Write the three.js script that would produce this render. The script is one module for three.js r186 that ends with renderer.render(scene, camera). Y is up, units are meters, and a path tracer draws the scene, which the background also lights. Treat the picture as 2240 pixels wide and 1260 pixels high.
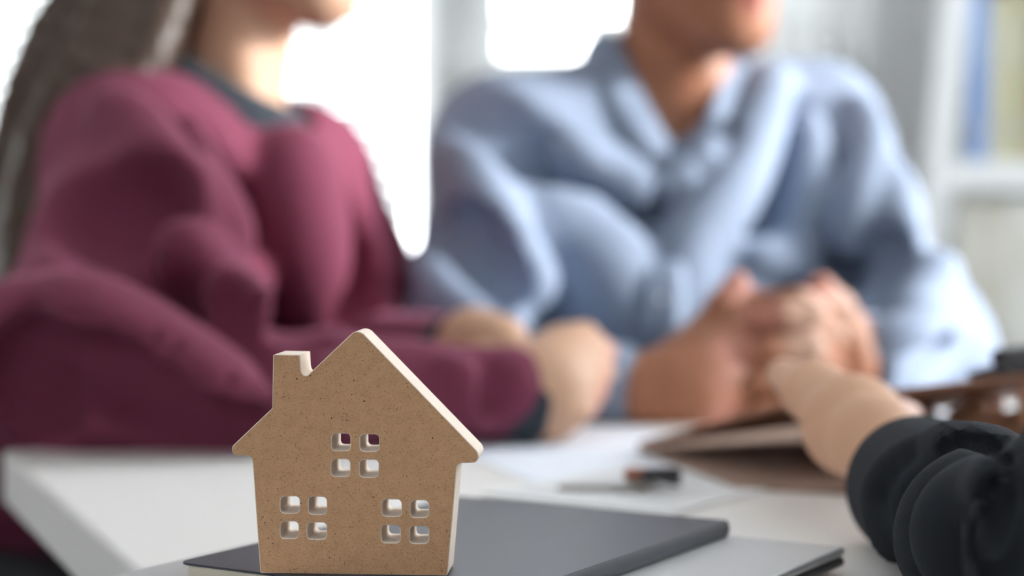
import * as THREE from 'three';
import { RoundedBoxGeometry } from 'three/addons/geometries/RoundedBoxGeometry.js';
import { mergeGeometries } from 'three/addons/utils/BufferGeometryUtils.js';
import { ImprovedNoise } from 'three/addons/math/ImprovedNoise.js';
import { RectAreaLightUniformsLib } from 'three/addons/lights/RectAreaLightUniformsLib.js';

// ---------------------------------------------------------------- camera, sky, lights, exposure
const scene = new THREE.Scene();
const FPX = 3906, TABLE = 0.74, EYE = TABLE + 0.148, PITCH = Math.atan(130 / FPX);
const camera = new THREE.PerspectiveCamera(2 * Math.atan(630 / FPX) * 180 / Math.PI, 2240 / 1260, 0.05, 60);
camera.position.set(0, EYE, 0);
camera.rotation.set(-PITCH, 0, 0);
camera.focus = 0.664;
camera.userData.fStop = 4.1;
camera.updateMatrixWorld(true);
const renderer = new THREE.WebGLRenderer({ antialias: true });
renderer.toneMapping = THREE.LinearToneMapping;
renderer.toneMappingExposure = 1.1;
renderer.shadowMap.enabled = true;
RectAreaLightUniformsLib.init();
scene.background = new THREE.Color(0.93, 0.97, 1.0);
scene.backgroundIntensity = 8.5;
const CEIL_FILL = 1.0, CEIL_FILL_BACK = 0.3;  // strength of the added ceiling panels, front and back
// low hazy sun, out of view, lights the couple through the unseen right window
const sun = new THREE.DirectionalLight(new THREE.Color(1.0, 0.98, 0.95), 8.2);
sun.position.set(6, 2.4, -1.0); sun.target.position.set(0, 0.8, -1.6);
sun.castShadow = true; sun.shadow.mapSize.set(2048, 2048); sun.shadow.radius = 20;
Object.assign(sun.shadow.camera, { left: -4, right: 4, top: 4, bottom: -4, near: 0.1, far: 20 });
scene.add(sun, sun.target);

// ---------------------------------------------------------------- helpers
const V = (x, y, z) => new THREE.Vector3(x, y, z);
// a point seen at pixel (px, py) of the 2240 x 1260 frame at the given depth
const CF = V(0, -Math.sin(PITCH), -Math.cos(PITCH)), CU = V(0, Math.cos(PITCH), -Math.sin(PITCH)), CR = V(1, 0, 0);
const rayDir = (px, py) => CF.clone().addScaledVector(CR, (px - 1120) / FPX).addScaledVector(CU, (630 - py) / FPX);
const P = (px, py, d) => V(0, EYE, 0).addScaledVector(rayDir(px, py), d);
const onY = (px, py, y) => { const r = rayDir(px, py); return V(0, EYE, 0).addScaledVector(r, (y - EYE) / r.y); };
let seedv = 7;
const rnd = () => { seedv = (seedv + 0x6d2b79f5) | 0; let t = Math.imul(seedv ^ (seedv >>> 15), 1 | seedv); t = (t + Math.imul(t ^ (t >>> 7), 61 | t)) ^ t; return ((t ^ (t >>> 14)) >>> 0) / 4294967296; };
const noise = new ImprovedNoise();
const used = {};
const numbered = (n) => { if (used[n] === undefined) { used[n] = 0; return n; } used[n]++; return n + '_' + String(used[n]).padStart(3, '0'); };
function shade(o) { o.castShadow = true; o.receiveShadow = true; return o; }
function mesh(name, geo, mat, parent) {
  const m = shade(new THREE.Mesh(geo, mat)); m.name = parent ? name : numbered(name); (parent || scene).add(m); return m;
}
function thing(name, label, category, pos = V(0, 0, 0), turn = 0, group) {
  const o = new THREE.Group(); o.name = numbered(name); o.position.copy(pos); o.rotation.y = turn;
  o.userData = { label, category }; if (group) o.userData.group = group; scene.add(o); return o;
}
function tag(o, label, category, group) { Object.assign(o.userData, { label, category }); if (group) o.userData.group = group; return o; }
function struct(name, geo, mat, parent) { const m = mesh(name, geo, mat, parent); if (!parent) m.userData.kind = 'structure'; return m; }
const box = (w, h, d, x = 0, y = 0, z = 0) => new THREE.BoxGeometry(w, h, d).translate(x, y, z);
const rbox = (w, h, d, r, x = 0, y = 0, z = 0, s = 3) => new RoundedBoxGeometry(w, h, d, s, r).translate(x, y, z);
const std = (color, roughness = 0.6, extra = {}) => new THREE.MeshStandardMaterial({ color, roughness, ...extra });
const phys = (color, roughness = 0.6, extra = {}) => new THREE.MeshPhysicalMaterial({ color, roughness, ...extra });
const lin = (r, g, b) => new THREE.Color().setRGB(r, g, b);
function canvasTex(w, h, draw, srgb = true) {
  const c = document.createElement('canvas'); c.width = w; c.height = h; draw(c.getContext('2d'), w, h);
  const t = new THREE.CanvasTexture(c); t.wrapS = t.wrapT = THREE.RepeatWrapping; if (srgb) t.colorSpace = THREE.SRGBColorSpace; return t;
}
function dataTex(n, f) {
  const d = new Uint8Array(n * n * 4);
  for (let y = 0; y < n; y++) for (let x = 0; x < n; x++) { const v = Math.max(0, Math.min(255, f(x / n, y / n) * 255)); d.set([v, v, v, 255], (y * n + x) * 4); }
  const t = new THREE.DataTexture(d, n, n); t.wrapS = t.wrapT = THREE.RepeatWrapping; t.magFilter = t.minFilter = THREE.LinearFilter; t.needsUpdate = true; return t;
}

// ---------------------------------------------------------------- signed distance fields and their meshing
const smin = (a, b, k) => { const h = Math.max(k - Math.abs(a - b), 0) / k; return Math.min(a, b) - h * h * k * 0.25; };
class Field {
  constructor() { this.prims = []; }
  push(f, c, R, k, sub) { this.prims.push({ f, cx: c.x, cy: c.y, cz: c.z, R, k, sub }); return this; }
  // a tapered capsule from a to b
  cone(a, b, ra, rb = ra, k = 0.02, sub = false) {
    const ax = a.x, ay = a.y, az = a.z, dx = b.x - ax, dy = b.y - ay, dz = b.z - az, l2 = dx * dx + dy * dy + dz * dz || 1e-9;
    return this.push((x, y, z) => {
      const px = x - ax, py = y - ay, pz = z - az; let t = (px * dx + py * dy + pz * dz) / l2; t = t < 0 ? 0 : t > 1 ? 1 : t;
      const ex = px - dx * t, ey = py - dy * t, ez = pz - dz * t; return Math.sqrt(ex * ex + ey * ey + ez * ez) - (ra + (rb - ra) * t);
    }, a.clone().add(b).multiplyScalar(0.5), Math.sqrt(l2) / 2 + Math.max(ra, rb), k, sub);
  }
  chain(pts, radii, k = 0.02, sub = false) {
    for (let i = 0; i + 1 < pts.length; i++) this.cone(pts[i], pts[i + 1], radii[i] ?? radii.at(-1), radii[i + 1] ?? radii.at(-1), k, sub);
    return this;
  }
  // an ellipsoid with radii r along the axes of the basis B = [X, Y, Z]
  ell(c, r, B, k = 0.03, sub = false) {
    const [X, Y, Z] = B;
    return this.push((x, y, z) => {
      const px = x - c.x, py = y - c.y, pz = z - c.z;
      const a = (px * X.x + py * X.y + pz * X.z) / r[0], b = (px * Y.x + py * Y.y + pz * Y.z) / r[1], d = (px * Z.x + py * Z.y + pz * Z.z) / r[2];
      const k0 = Math.sqrt(a * a + b * b + d * d), k1 = Math.sqrt((a / r[0]) ** 2 + (b / r[1]) ** 2 + (d / r[2]) ** 2) || 1e-9;
      return k0 < 1e-6 ? -Math.min(...r) : k0 * (k0 - 1) / k1;
    }, c, Math.max(...r), k, sub);
  }
  // only what lies on the side of the plane through c that n points to is kept
  cut(c, n, k = 0.006) { return this.push((x, y, z) => (x - c.x) * n.x + (y - c.y) * n.y + (z - c.z) * n.z, c, 9, k, true); }
  at(x, y, z) {
    let d = 1;
    for (const p of this.prims) {
      const far = Math.sqrt((x - p.cx) ** 2 + (y - p.cy) ** 2 + (z - p.cz) ** 2) - p.R;
      if (p.sub) { if (far > p.k && -far < d - p.k) continue; d = -smin(-d, p.f(x, y, z), p.k); } else { if (far > d + p.k) continue; d = smin(d, p.f(x, y, z), p.k); }
    }
    return this.warp ? d + this.warp(x, y, z, d) : d;
  }
  // where the view ray through a pixel first meets the surface
  hit(px, py, from = 0.4, to = 2.6) {
    const r = rayDir(px, py); let t = from;
    for (let i = 0; i < 400 && t < to; i++) { const d = this.at(r.x * t, EYE + r.y * t, r.z * t); if (d < 0.0008) return V(r.x * t, EYE + r.y * t, r.z * t); t += Math.max(d * 0.7, 0.0008); }
    return null;
  }
  // ridges (or grooves) along lines laid over the surface
  fold(px, r, k = 0.02, sub = false, lift = 0) {
    const base = this.base || this, line = new THREE.CatmullRomCurve3(px.map(([x, y]) => V(x, y, 0))).getPoints(px.length * 5), pts = line.map((q) => base.hit(q.x, q.y)).filter(Boolean);
    pts.forEach((p) => { const n = V(0, EYE, 0).sub(p).normalize(); p.addScaledVector(n, lift); });
    const radii = pts.map((_, i) => r * (0.45 + 0.55 * Math.sin(Math.PI * (i + 0.5) / pts.length)));
    return this.chain(pts, radii, k, sub);
  }
  freeze() { const b = new Field(); b.prims = [...this.prims]; this.base = b; return this; }
  // surface nets
  mesh(lo, hi, h) {
    const n = [0, 1, 2].map((i) => Math.ceil((hi.getComponent(i) - lo.getComponent(i)) / h) + 1), [nx, ny, nz] = n;
    const g = new Float32Array(nx * ny * nz).fill(1), Bk = 6, id = (x, y, z) => x + nx * (y + ny * z);
    for (let bz = 0; bz < nz; bz += Bk) for (let by = 0; by < ny; by += Bk) for (let bx = 0; bx < nx; bx += Bk) {
      const s = this.at(lo.x + (bx + Bk / 2) * h, lo.y + (by + Bk / 2) * h, lo.z + (bz + Bk / 2) * h), skip = Math.abs(s) > Bk * h * 1.5 + 0.012;
      for (let z = bz; z < Math.min(bz + Bk, nz); z++) for (let y = by; y < Math.min(by + Bk, ny); y++) for (let x = bx; x < Math.min(bx + Bk, nx); x++) g[id(x, y, z)] = skip ? s : this.at(lo.x + x * h, lo.y + y * h, lo.z + z * h);
    }
    const vid = new Int32Array(nx * ny * nz).fill(-1), pos = [], idx = [];
    const E = [[0, 1], [2, 3], [4, 5], [6, 7], [0, 2], [1, 3], [4, 6], [5, 7], [0, 4], [1, 5], [2, 6], [3, 7]], v = new Float32Array(8);
    for (let z = 0; z < nz - 1; z++) for (let y = 0; y < ny - 1; y++) for (let x = 0; x < nx - 1; x++) {
      let m = 0; for (let c = 0; c < 8; c++) { v[c] = g[id(x + (c & 1), y + ((c >> 1) & 1), z + (c >> 2))]; if (v[c] < 0) m |= 1 << c; }
      if (m === 0 || m === 255) continue;
      let sx = 0, sy = 0, sz = 0, k = 0;
      for (const [a, b] of E) if ((v[a] < 0) !== (v[b] < 0)) { const t = v[a] / (v[a] - v[b]); sx += (a & 1) + t * ((b & 1) - (a & 1)); sy += ((a >> 1) & 1) + t * (((b >> 1) & 1) - ((a >> 1) & 1)); sz += (a >> 2) + t * ((b >> 2) - (a >> 2)); k++; }
      vid[id(x, y, z)] = pos.length / 3; pos.push(lo.x + (x + sx / k) * h, lo.y + (y + sy / k) * h, lo.z + (z + sz / k) * h);
    }
    const quad = (a, b, c, d, f) => { if (a < 0 || b < 0 || c < 0 || d < 0) return; if (f) idx.push(a, b, c, a, c, d); else idx.push(a, c, b, a, d, c); };
    for (let z = 1; z < nz - 1; z++) for (let y = 1; y < ny - 1; y++) for (let x = 1; x < nx - 1; x++) {
      const s = g[id(x, y, z)] < 0;
      if (s !== g[id(x + 1, y, z)] < 0) quad(vid[id(x, y - 1, z - 1)], vid[id(x, y, z - 1)], vid[id(x, y, z)], vid[id(x, y - 1, z)], s);
      if (s !== g[id(x, y + 1, z)] < 0) quad(vid[id(x - 1, y, z - 1)], vid[id(x - 1, y, z)], vid[id(x, y, z)], vid[id(x, y, z - 1)], s);
      if (s !== g[id(x, y, z + 1)] < 0) quad(vid[id(x - 1, y - 1, z)], vid[id(x, y - 1, z)], vid[id(x, y, z)], vid[id(x - 1, y, z)], s);
    }
    const geo = new THREE.BufferGeometry();
    geo.setAttribute('position', new THREE.Float32BufferAttribute(pos, 3)); geo.setIndex(idx); geo.computeVertexNormals();
    geo.setAttribute('uv', new THREE.Float32BufferAttribute(new Float32Array(pos.length / 3 * 2), 2));
    return geo;
  }
  auto(h, pad = 0.012) {
    const lo = V(9, 9, 9), hi = V(-9, -9, -9);
    for (const p of this.prims) if (!p.sub) { lo.min(V(p.cx - p.R, p.cy - p.R, p.cz - p.R)); hi.max(V(p.cx + p.R, p.cy + p.R, p.cz + p.R)); }
    return this.mesh(lo.subScalar(pad), hi.addScalar(pad), h);
  }
}
// colours every vertex of a geometry with a function of its position
function paint(geo, f) {
  const p = geo.attributes.position, c = new Float32Array(p.count * 3), v = V();
  for (let i = 0; i < p.count; i++) { v.fromBufferAttribute(p, i); const [r, g, b] = f(v); c[i * 3] = r; c[i * 3 + 1] = g; c[i * 3 + 2] = b; }
  geo.setAttribute('color', new THREE.BufferAttribute(c, 3)); return geo;
}
const basis = (fx, fd, lean = 0) => {   // person's axes: X to their left, Y up, Z forward; (fx, fd) = heading in x and depth
  const F0 = V(fx, 0, -fd).normalize(), X = V(0, 1, 0).cross(F0).normalize();
  const q = new THREE.Quaternion().setFromAxisAngle(X, lean); return [X, V(0, 1, 0).applyQuaternion(q), F0.applyQuaternion(q)];
};
const loc = (c, B, x, y, z) => c.clone().addScaledVector(B[0], x).addScaledVector(B[1], y).addScaledVector(B[2], z);

// ---------------------------------------------------------------- materials
const M = {
  wall: std(lin(0.84, 0.86, 0.86), 0.9), taupe: std(lin(0.16, 0.15, 0.14), 0.9), greyWall: std(lin(0.78, 0.785, 0.79), 0.85), ceiling: std(lin(0.82, 0.82, 0.81), 0.95),  // taupe: dark finish for walls out of view, keeps bounced light low
  frame: std(lin(0.8, 0.81, 0.8), 0.5), slat: phys(lin(0.86, 0.87, 0.86), 0.6, { transmission: 0.16, thickness: 0 }),
  glass: phys(lin(1, 1, 1), 0.0, { transmission: 1, thickness: 0, ior: 1.45 }),
  white: std(lin(0.68, 0.7, 0.705), 0.45), metal: std(lin(0.62, 0.63, 0.64), 0.3, { metalness: 1 }), darkMetal: std(lin(0.05, 0.05, 0.055), 0.4, { metalness: 0.7 }),
};
const carpetBump = dataTex(256, (u, v) => 0.5 + 0.5 * noise.noise(u * 64, v * 64, 3.1));
carpetBump.repeat.set(4, 4);
M.floor = std(lin(0.035, 0.037, 0.042), 0.95, { bumpMap: carpetBump, bumpScale: 0.004 });

// ---------------------------------------------------------------- the room
const RX0 = -2.4, RX1 = 1.75, ZB = -4.6, ZF = 1.1, RH = 2.75, T = 0.2;
const bx = (px) => (px - 1120) / FPX * 4.6, by = (py) => EYE + (500 - py) / FPX * 4.6;
struct('floor', box(RX1 - RX0 + 2 * T, T, ZF - ZB + 2 * T, (RX0 + RX1) / 2, -T / 2, (ZF + ZB) / 2), M.floor);
struct('ceiling', box(RX1 - RX0 + 2 * T, T, ZF - ZB + 2 * T, (RX0 + RX1) / 2, RH + T / 2, (ZF + ZB) / 2), M.ceiling);
// a wall of boxes round rectangular openings [a0, a1, y0, y1] along the axis 'x' or 'z'
function wall(name, axis, at, side, a0, a1, holes, mat = M.wall) {
  const geos = [], put = (p, q, y0, y1) => { if (q - p > 1e-4 && y1 - y0 > 1e-4) geos.push(axis === 'x' ? box(q - p, y1 - y0, T, (p + q) / 2, (y0 + y1) / 2, at + side * T / 2) : box(T, y1 - y0, q - p, at + side * T / 2, (y0 + y1) / 2, (p + q) / 2)); };
  let a = a0; for (const [p, q, y0, y1] of holes) { put(a, p, 0, RH); put(p, q, 0, y0); put(p, q, y1, RH); a = q; } put(a, a1, 0, RH);
  return struct(name, mergeGeometries(geos), mat);
}
const W1 = [bx(-640), bx(948), 0.12, 2.4], W2 = [bx(1052), bx(1860), by(160), 2.4], W3 = [-2.9, -1.18, 0.75, 2.6], W4 = [-2.0, -1.35, 0.95, 2.1], W5 = [-0.85, -0.05, 1.2, 1.95];
wall('wall_back', 'x', ZB, -1, RX0 - T, RX1 + T, [W1, W2]);
wall('wall_right', 'z', RX1, 1, ZB, ZF, [W3]);
wall('wall_left', 'z', RX0, -1, ZB, ZF, [W4], M.taupe);  // out of view; dark finish chosen to cut sun bounced off it
wall('unseen_wall_front', 'x', ZF, 1, RX0 - T, RX1 + T, [W5], M.taupe);  // unseen wall, set close behind the camera to hold the added fill window
struct('baseboard_left', rbox(0.015, 0.09, ZF - ZB, 0.004, RX0 + 0.0075, 0.045, (ZF + ZB) / 2), M.frame);
struct('baseboard_right', rbox(0.015, 0.09, ZF - ZB, 0.004, RX1 - 0.0075, 0.045, (ZF + ZB) / 2), M.frame);
// windows: frame, mullions, sill and panes
function windowOf(n, axis, at, hole, bars, rails, sill) {
  const [p, q, y0, y1] = hole, g = new THREE.Group(); g.name = 'window_' + n; g.userData.kind = 'structure'; scene.add(g);
  const f = 0.05, dep = 0.07, B = (w, h, a, y) => axis === 'x' ? rbox(w, h, dep, 0.006, a, y, at) : rbox(dep, h, w, 0.006, at, y, a);
  mesh('window_frame', mergeGeometries([B(q - p, f, (p + q) / 2, y0 + f / 2), B(q - p, f, (p + q) / 2, y1 - f / 2), B(f, y1 - y0 - 2 * f, p + f / 2, (y0 + y1) / 2), B(f, y1 - y0 - 2 * f, q - f / 2, (y0 + y1) / 2)]), M.frame, g);
  const xs = [p + f, ...bars.flatMap(([a, w]) => [a - w / 2, a + w / 2]), q - f];
  for (const [a, w] of bars) mesh('mullion', B(w, y1 - y0 - 2 * f, a, (y0 + y1) / 2), M.frame, g);
  for (let i = 0; i < xs.length; i += 2) {
    const w = xs[i + 1] - xs[i], c = (xs[i] + xs[i + 1]) / 2;
    mesh('pane', axis === 'x' ? box(w, y1 - y0 - 2 * f, 0.004, c, (y0 + y1) / 2, at) : box(0.004, y1 - y0 - 2 * f, w, at, (y0 + y1) / 2, c), M.glass, g);
    for (const y of rails) mesh('rail', axis === 'x' ? rbox(w, 0.03, 0.04, 0.004, c, y, at) : rbox(0.04, 0.03, w, 0.004, at, y, c), M.frame, g);
  }
  if (sill) mesh('window_sill', axis === 'x' ? rbox(q - p + 0.1, 0.03, 0.16, 0.008, (p + q) / 2, y0 - 0.015, ZB + 0.06) : rbox(0.16, 0.03, q - p + 0.1, 0.008, RX1 - 0.06, y0 - 0.015, (p + q) / 2), M.frame, g);
  return g;
}
windowOf(1, 'x', ZB - 0.12, W1, [[bx(108), 0.06]], [], false);
windowOf(2, 'x', ZB - 0.12, W2, [], [by(46)], true);
windowOf(3, 'z', RX1 + 0.12, W3, [[-1.95, 0.05]], [], true);  // out of view, placed to light the couple from the right
windowOf(4, 'z', RX0 - 0.12, W4, [], [], false);  // out of view, placed to light the left side of the table and woman
windowOf(5, 'x', ZF + 0.12, W5, [], [], false);;  // added window behind the camera, fill light for the toy house front
// venetian blinds
function blind(label, hole, z, step) {
  const [p, q, y0, y1] = hole, t = thing('window_blind', label, 'blind', V((p + q) / 2, y1, z)), w = q - p - 0.14, h = y1 - y0;
  mesh('head_rail', rbox(w, 0.04, 0.05, 0.005, 0, -0.075, 0), M.frame, t);
  const shape = new THREE.BufferGeometry(), pos = [], ix = [], N = 4;
  for (let i = 0; i <= N; i++) { const a = (i / N - 0.5), zz = a * 0.048, yy = 0.004 * (1 - 4 * a * a); for (const s of [-1, 1]) for (const k of [0, 1]) pos.push(s * w / 2, yy - k * 0.0012, zz); }
  for (let i = 0; i < N; i++) { const a = i * 4, b = a + 4; ix.push(a, a + 2, b, b, a + 2, b + 2, a + 1, b + 1, a + 3, b + 1, b + 3, a + 3); }
  shape.setAttribute('position', new THREE.Float32BufferAttribute(pos, 3)); shape.setIndex(ix); shape.computeVertexNormals(); shape.setAttribute('uv', new THREE.Float32BufferAttribute(new Float32Array(pos.length / 3 * 2), 2));
  const n = Math.floor((h - 0.2) / step);
  for (let i = 0; i < n; i++) { const s = mesh('slat', shape, M.slat, t); s.position.set(0, -0.12 - i * step, 0); s.rotation.x = 1.2; }  // slats turned nearly shut to dim the glazing behind them
  mesh('bottom_rail', rbox(w, 0.02, 0.045, 0.005, 0, -0.12 - n * step, 0), M.frame, t);
  for (const s of [-0.38, 0.38]) mesh('ladder_cord', new THREE.CylinderGeometry(0.0012, 0.0012, n * step, 5).translate(w * s, -0.1 - n * step / 2, 0.026), M.frame, t);
}
blind('white venetian blind with nearly closed slats over the wide glazing behind the woman', W1, ZB - 0.04, 0.05);
struct('pillar', rbox(bx(2060) - bx(1866), RH - 0.004, 0.32, 0.01, (bx(2060) + bx(1866)) / 2, RH / 2, ZB + 0.162), M.greyWall);
{ // sheer curtain added so window light brightens the stretch beside the pillar
  const x0 = bx(1530), x1 = bx(1876), pos = [], ix = [], N = 60, y0 = 0.03, y1 = 2.5;
  for (let i = 0; i <= N; i++) { const u = i / N, z = 0.022 * Math.sin(u * 44) + 0.006 * Math.sin(u * 17 + 1); for (const y of [y0, y1]) pos.push((u - 0.5) * (x1 - x0), y, z); }
  for (let i = 0; i < N; i++) { const a = i * 2; ix.push(a, a + 2, a + 1, a + 1, a + 2, a + 3); }
  const g = new THREE.BufferGeometry(); g.setAttribute('position', new THREE.Float32BufferAttribute(pos, 3)); g.setIndex(ix); g.computeVertexNormals(); g.setAttribute('uv', new THREE.Float32BufferAttribute(new Float32Array(pos.length / 3 * 2), 2));
  const t = thing('curtain', 'pale grey sheer curtain added to brighten the stretch between the window and the grey pillar', 'curtain', V((x0 + x1) / 2, 0, ZB + 0.19));
  mesh('fabric', g, phys(lin(0.54, 0.55, 0.545), 0.95, { transmission: 0.4, thickness: 0, side: THREE.DoubleSide }), t);
  mesh('rod', new THREE.CylinderGeometry(0.012, 0.012, 1.3, 14).rotateZ(Math.PI / 2).translate(-0.5, 2.515, 0), M.metal, t);
}
// ceiling panels out of view, added to fill the room with light
const fillGlow = std(lin(0.9, 0.9, 0.9), 0.6, { emissive: lin(1, 0.98, 0.95), emissiveIntensity: 1.6 });
[[-0.8, 0.35], [0.8, 0.35], [-0.9, -1.9], [0.9, -1.9]].forEach(([x, z], i) => {
  const t = thing('added_ceiling_light', ['added white ceiling fill panel out of view, behind and left of the table', 'added white ceiling fill panel out of view, behind the standing point, right side', 'added white ceiling fill panel out of view, above the woman in maroon', 'added white ceiling fill panel out of view, above the bookshelf side'][i], 'ceiling light', V(x, RH, z));
  mesh('panel_frame', mergeGeometries([box(0.64, 0.02, 0.02, 0, -0.011, 0.31), box(0.64, 0.02, 0.02, 0, -0.011, -0.31), box(0.02, 0.02, 0.6, 0.31, -0.011, 0), box(0.02, 0.02, 0.6, -0.31, -0.011, 0)]), M.frame, t);
  mesh('added_lamp_diffuser', box(0.6, 0.012, 0.6, 0, -0.009, 0), fillGlow, t);
  const l = new THREE.RectAreaLight(lin(1, 0.97, 0.93), z > 0 ? CEIL_FILL : CEIL_FILL_BACK, 0.6, 0.6); l.position.set(0, -0.025, 0); l.rotation.x = -Math.PI / 2; t.add(l);
});

// ---------------------------------------------------------------- the table
const TC = onY(5, 985, TABLE), TE = onY(300, 1245, TABLE), eL = TE.clone().sub(TC).setY(0).normalize(), eB = V(eL.z, 0, -eL.x);   // left edge towards us, back edge to the right
const TURN = Math.atan2(-eB.z, eB.x), TW = 1.7, TD = 0.82;
const onTable = (u, w, y = TABLE) => TC.clone().addScaledVector(eB, u).addScaledVector(eL, w).setY(y);
{
  const t = thing('office_table', 'white glossy table with thick rounded edges that the couple lean on', 'table', onTable(0, 0, 0), TURN);
  mesh('tabletop', rbox(TW, 0.036, TD, 0.004, TW / 2, TABLE - 0.018, TD / 2, 4), phys(lin(0.86, 0.855, 0.835), 0.4, { specularIntensity: 0.9 }), t);
  for (const [u, w] of [[0.16, 0.14], [TW - 0.16, 0.14], [0.16, TD - 0.14], [TW - 0.16, TD - 0.14]]) mesh('leg', rbox(0.05, TABLE - 0.036, 0.05, 0.006, u, (TABLE - 0.036) / 2, w), M.white, t);
  mesh('apron', mergeGeometries([box(TW - 0.32, 0.05, 0.025, TW / 2, TABLE - 0.062, 0.14), box(TW - 0.32, 0.05, 0.025, TW / 2, TABLE - 0.062, TD - 0.14)]), M.white, t);
}

// ---------------------------------------------------------------- the toy house
const YN = TABLE + 0.0195, YL = TABLE + 0.012;
{
  const BL = onY(570, 1254.5, YN), BR = onY(985, 1260.5, YN), X = BR.clone().sub(BL).setY(0).normalize(), N = V(-X.z, 0, X.x).negate();
  if (N.z < 0) N.negate();
  const q = (zx, zy) => {   // outline measured on the front face, in its own plane
    const r = rayDir(480 + 0.4522 * zx, 690 + 0.4522 * zy), t = (BL.clone().sub(V(0, EYE, 0))).dot(N) / r.dot(N), p = V(0, EYE, 0).addScaledVector(r, t).sub(BL);
    return new THREE.Vector2(p.dot(X), Math.max(0, p.y));
  };
  const s = new THREE.Shape(), m = (a, b) => { const v = q(a, b); s.moveTo(v.x, v.y); }, l = (a, b) => { const v = q(a, b); s.lineTo(v.x, v.y); }, c = (a, b, d, e) => { const u = q(a, b), v = q(d, e); s.quadraticCurveTo(u.x, u.y, v.x, v.y); };
  m(204, 1262); c(198, 1262, 197, 1240); l(160, 712); c(158, 683, 130, 681); l(88, 681); c(60, 676, 60, 645); c(60, 634, 76, 620); l(255, 450); l(259, 200); c(260, 190, 270, 190); l(390, 192); l(393, 255); c(396, 291, 418, 292); c(428, 290, 436, 281); l(636, 92); c(662, 66, 698, 90); l(1243, 652); c(1262, 678, 1250, 698); c(1243, 713, 1228, 714); l(1176, 716); c(1150, 719, 1148, 745); l(1105, 1244); c(1103, 1262, 1092, 1262); l(204, 1262);
  for (const [x0, y0, x1, y1] of [[543, 573, 633, 655], [680, 577, 772, 658], [541, 697, 631, 780], [678, 700, 769, 783], [295, 877, 387, 957], [431, 879, 518, 963], [295, 999, 382, 1080], [425, 1004, 518, 1084], [787, 892, 880, 973], [924, 897, 1012, 978], [784, 1017, 874, 1101], [920, 1022, 1012, 1104]]) {
    const h = new THREE.Path(), r = 24, A = (a, b) => q(a, b), mv = A(x0 + r, y0); h.moveTo(mv.x, mv.y);
    for (const [a, b, d, e, f, g] of [[x0, y0, x0, y0 + r, x0, y1 - r], [x0, y1, x0 + r, y1, x1 - r, y1], [x1, y1, x1, y1 - r, x1, y0 + r], [x1, y0, x1 - r, y0, x0 + r, y0]]) { const u = A(a, b), v = A(d, e), w = A(f, g); h.quadraticCurveTo(u.x, u.y, v.x, v.y); h.lineTo(w.x, w.y); }
    s.holes.push(h);
  }
  const grain = canvasTex(2048, 2048, (g, w, h) => {
    g.fillStyle = '#d2a57c'; g.fillRect(0, 0, w, h);
    const im = g.getImageData(0, 0, w, h), d = im.data;
    for (let y = 0; y < h; y++) for (let x = 0; x < w; x++) { const n = noise.noise(x / 90, y / 90, 1) * 7 + noise.noise(x / 22, y / 15, 4) * 9 + noise.noise(x / 6, y / 5, 9) * 13 + (rnd() - 0.5) * 26, i = (y * w + x) * 4; d[i] += n; d[i + 1] += n * 0.95; d[i + 2] += n * 0.85; }
    g.putImageData(im, 0, 0);
    for (let i = 0; i < 9000; i++) { const x = rnd() * w, y = rnd() * h, a = rnd() * 6.28, len = 4 + rnd() * 16, dark = rnd() < 0.62; g.strokeStyle = dark ? `rgba(78,50,28,${0.2 + rnd() * 0.35})` : `rgba(225,190,150,${0.15 + rnd() * 0.3})`; g.lineWidth = 1 + rnd() * 2; g.beginPath(); g.moveTo(x, y); g.quadraticCurveTo(x + Math.cos(a) * len * 0.5 + rnd() * 5, y + Math.sin(a) * len * 0.5 + rnd() * 5, x + Math.cos(a) * len, y + Math.sin(a) * len); g.stroke(); }
    for (let i = 0; i < 900; i++) { g.fillStyle = `rgba(70,42,24,${0.25 + rnd() * 0.5})`; const r = 1.2 + rnd() * rnd() * 3.6; g.beginPath(); g.ellipse(rnd() * w, rnd() * h, r * (1 + rnd()), r, rnd() * 3, 0, 6.3); g.fill(); }
    g.fillStyle = 'rgba(52,26,14,0.9)'; for (let i = 0; i < 34; i++) { g.beginPath(); g.ellipse(rnd() * w, rnd() * h, 3.5 + rnd() * 5, 3 + rnd() * 2, rnd() * 3, 0, 6.3); g.fill(); }
  });
  grain.repeat.set(1 / 0.1, 1 / 0.1);
  const edge = canvasTex(512, 512, (g, w, h) => { g.fillStyle = '#efe0d0'; g.fillRect(0, 0, w, h); for (let i = 0; i < 9000; i++) { g.fillStyle = rnd() < 0.5 ? 'rgba(205,165,140,0.16)' : 'rgba(255,255,250,0.25)'; g.fillRect(rnd() * w, rnd() * h, 1 + rnd() * 5, 1 + rnd() * 2); } });
  edge.repeat.set(40, 40);
  const face = new THREE.MeshStandardMaterial({ map: grain, roughness: 0.75, bumpMap: grain, bumpScale: 0.00012 }), side = new THREE.MeshStandardMaterial({ map: edge, roughness: 0.7 });
  const geo = new THREE.ExtrudeGeometry(s, { depth: 0.0195, bevelEnabled: true, bevelThickness: 0.0003, bevelSize: 0.0003, bevelOffset: -0.0003, bevelSegments: 1, curveSegments: 10 });
  geo.translate(0, 0, -0.0195 - 0.0003); geo.computeBoundingBox(); geo.translate(0, -geo.boundingBox.min.y, 0);
  const h = mesh('toy_house', geo, [face, side]); h.position.copy(BL).setY(YN + 0.0001); h.rotation.y = Math.atan2(-X.z, X.x);
  tag(h, 'small brown fibreboard house with chimney and three cut-out windows standing on the grey notebook', 'toy house');
}

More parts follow.
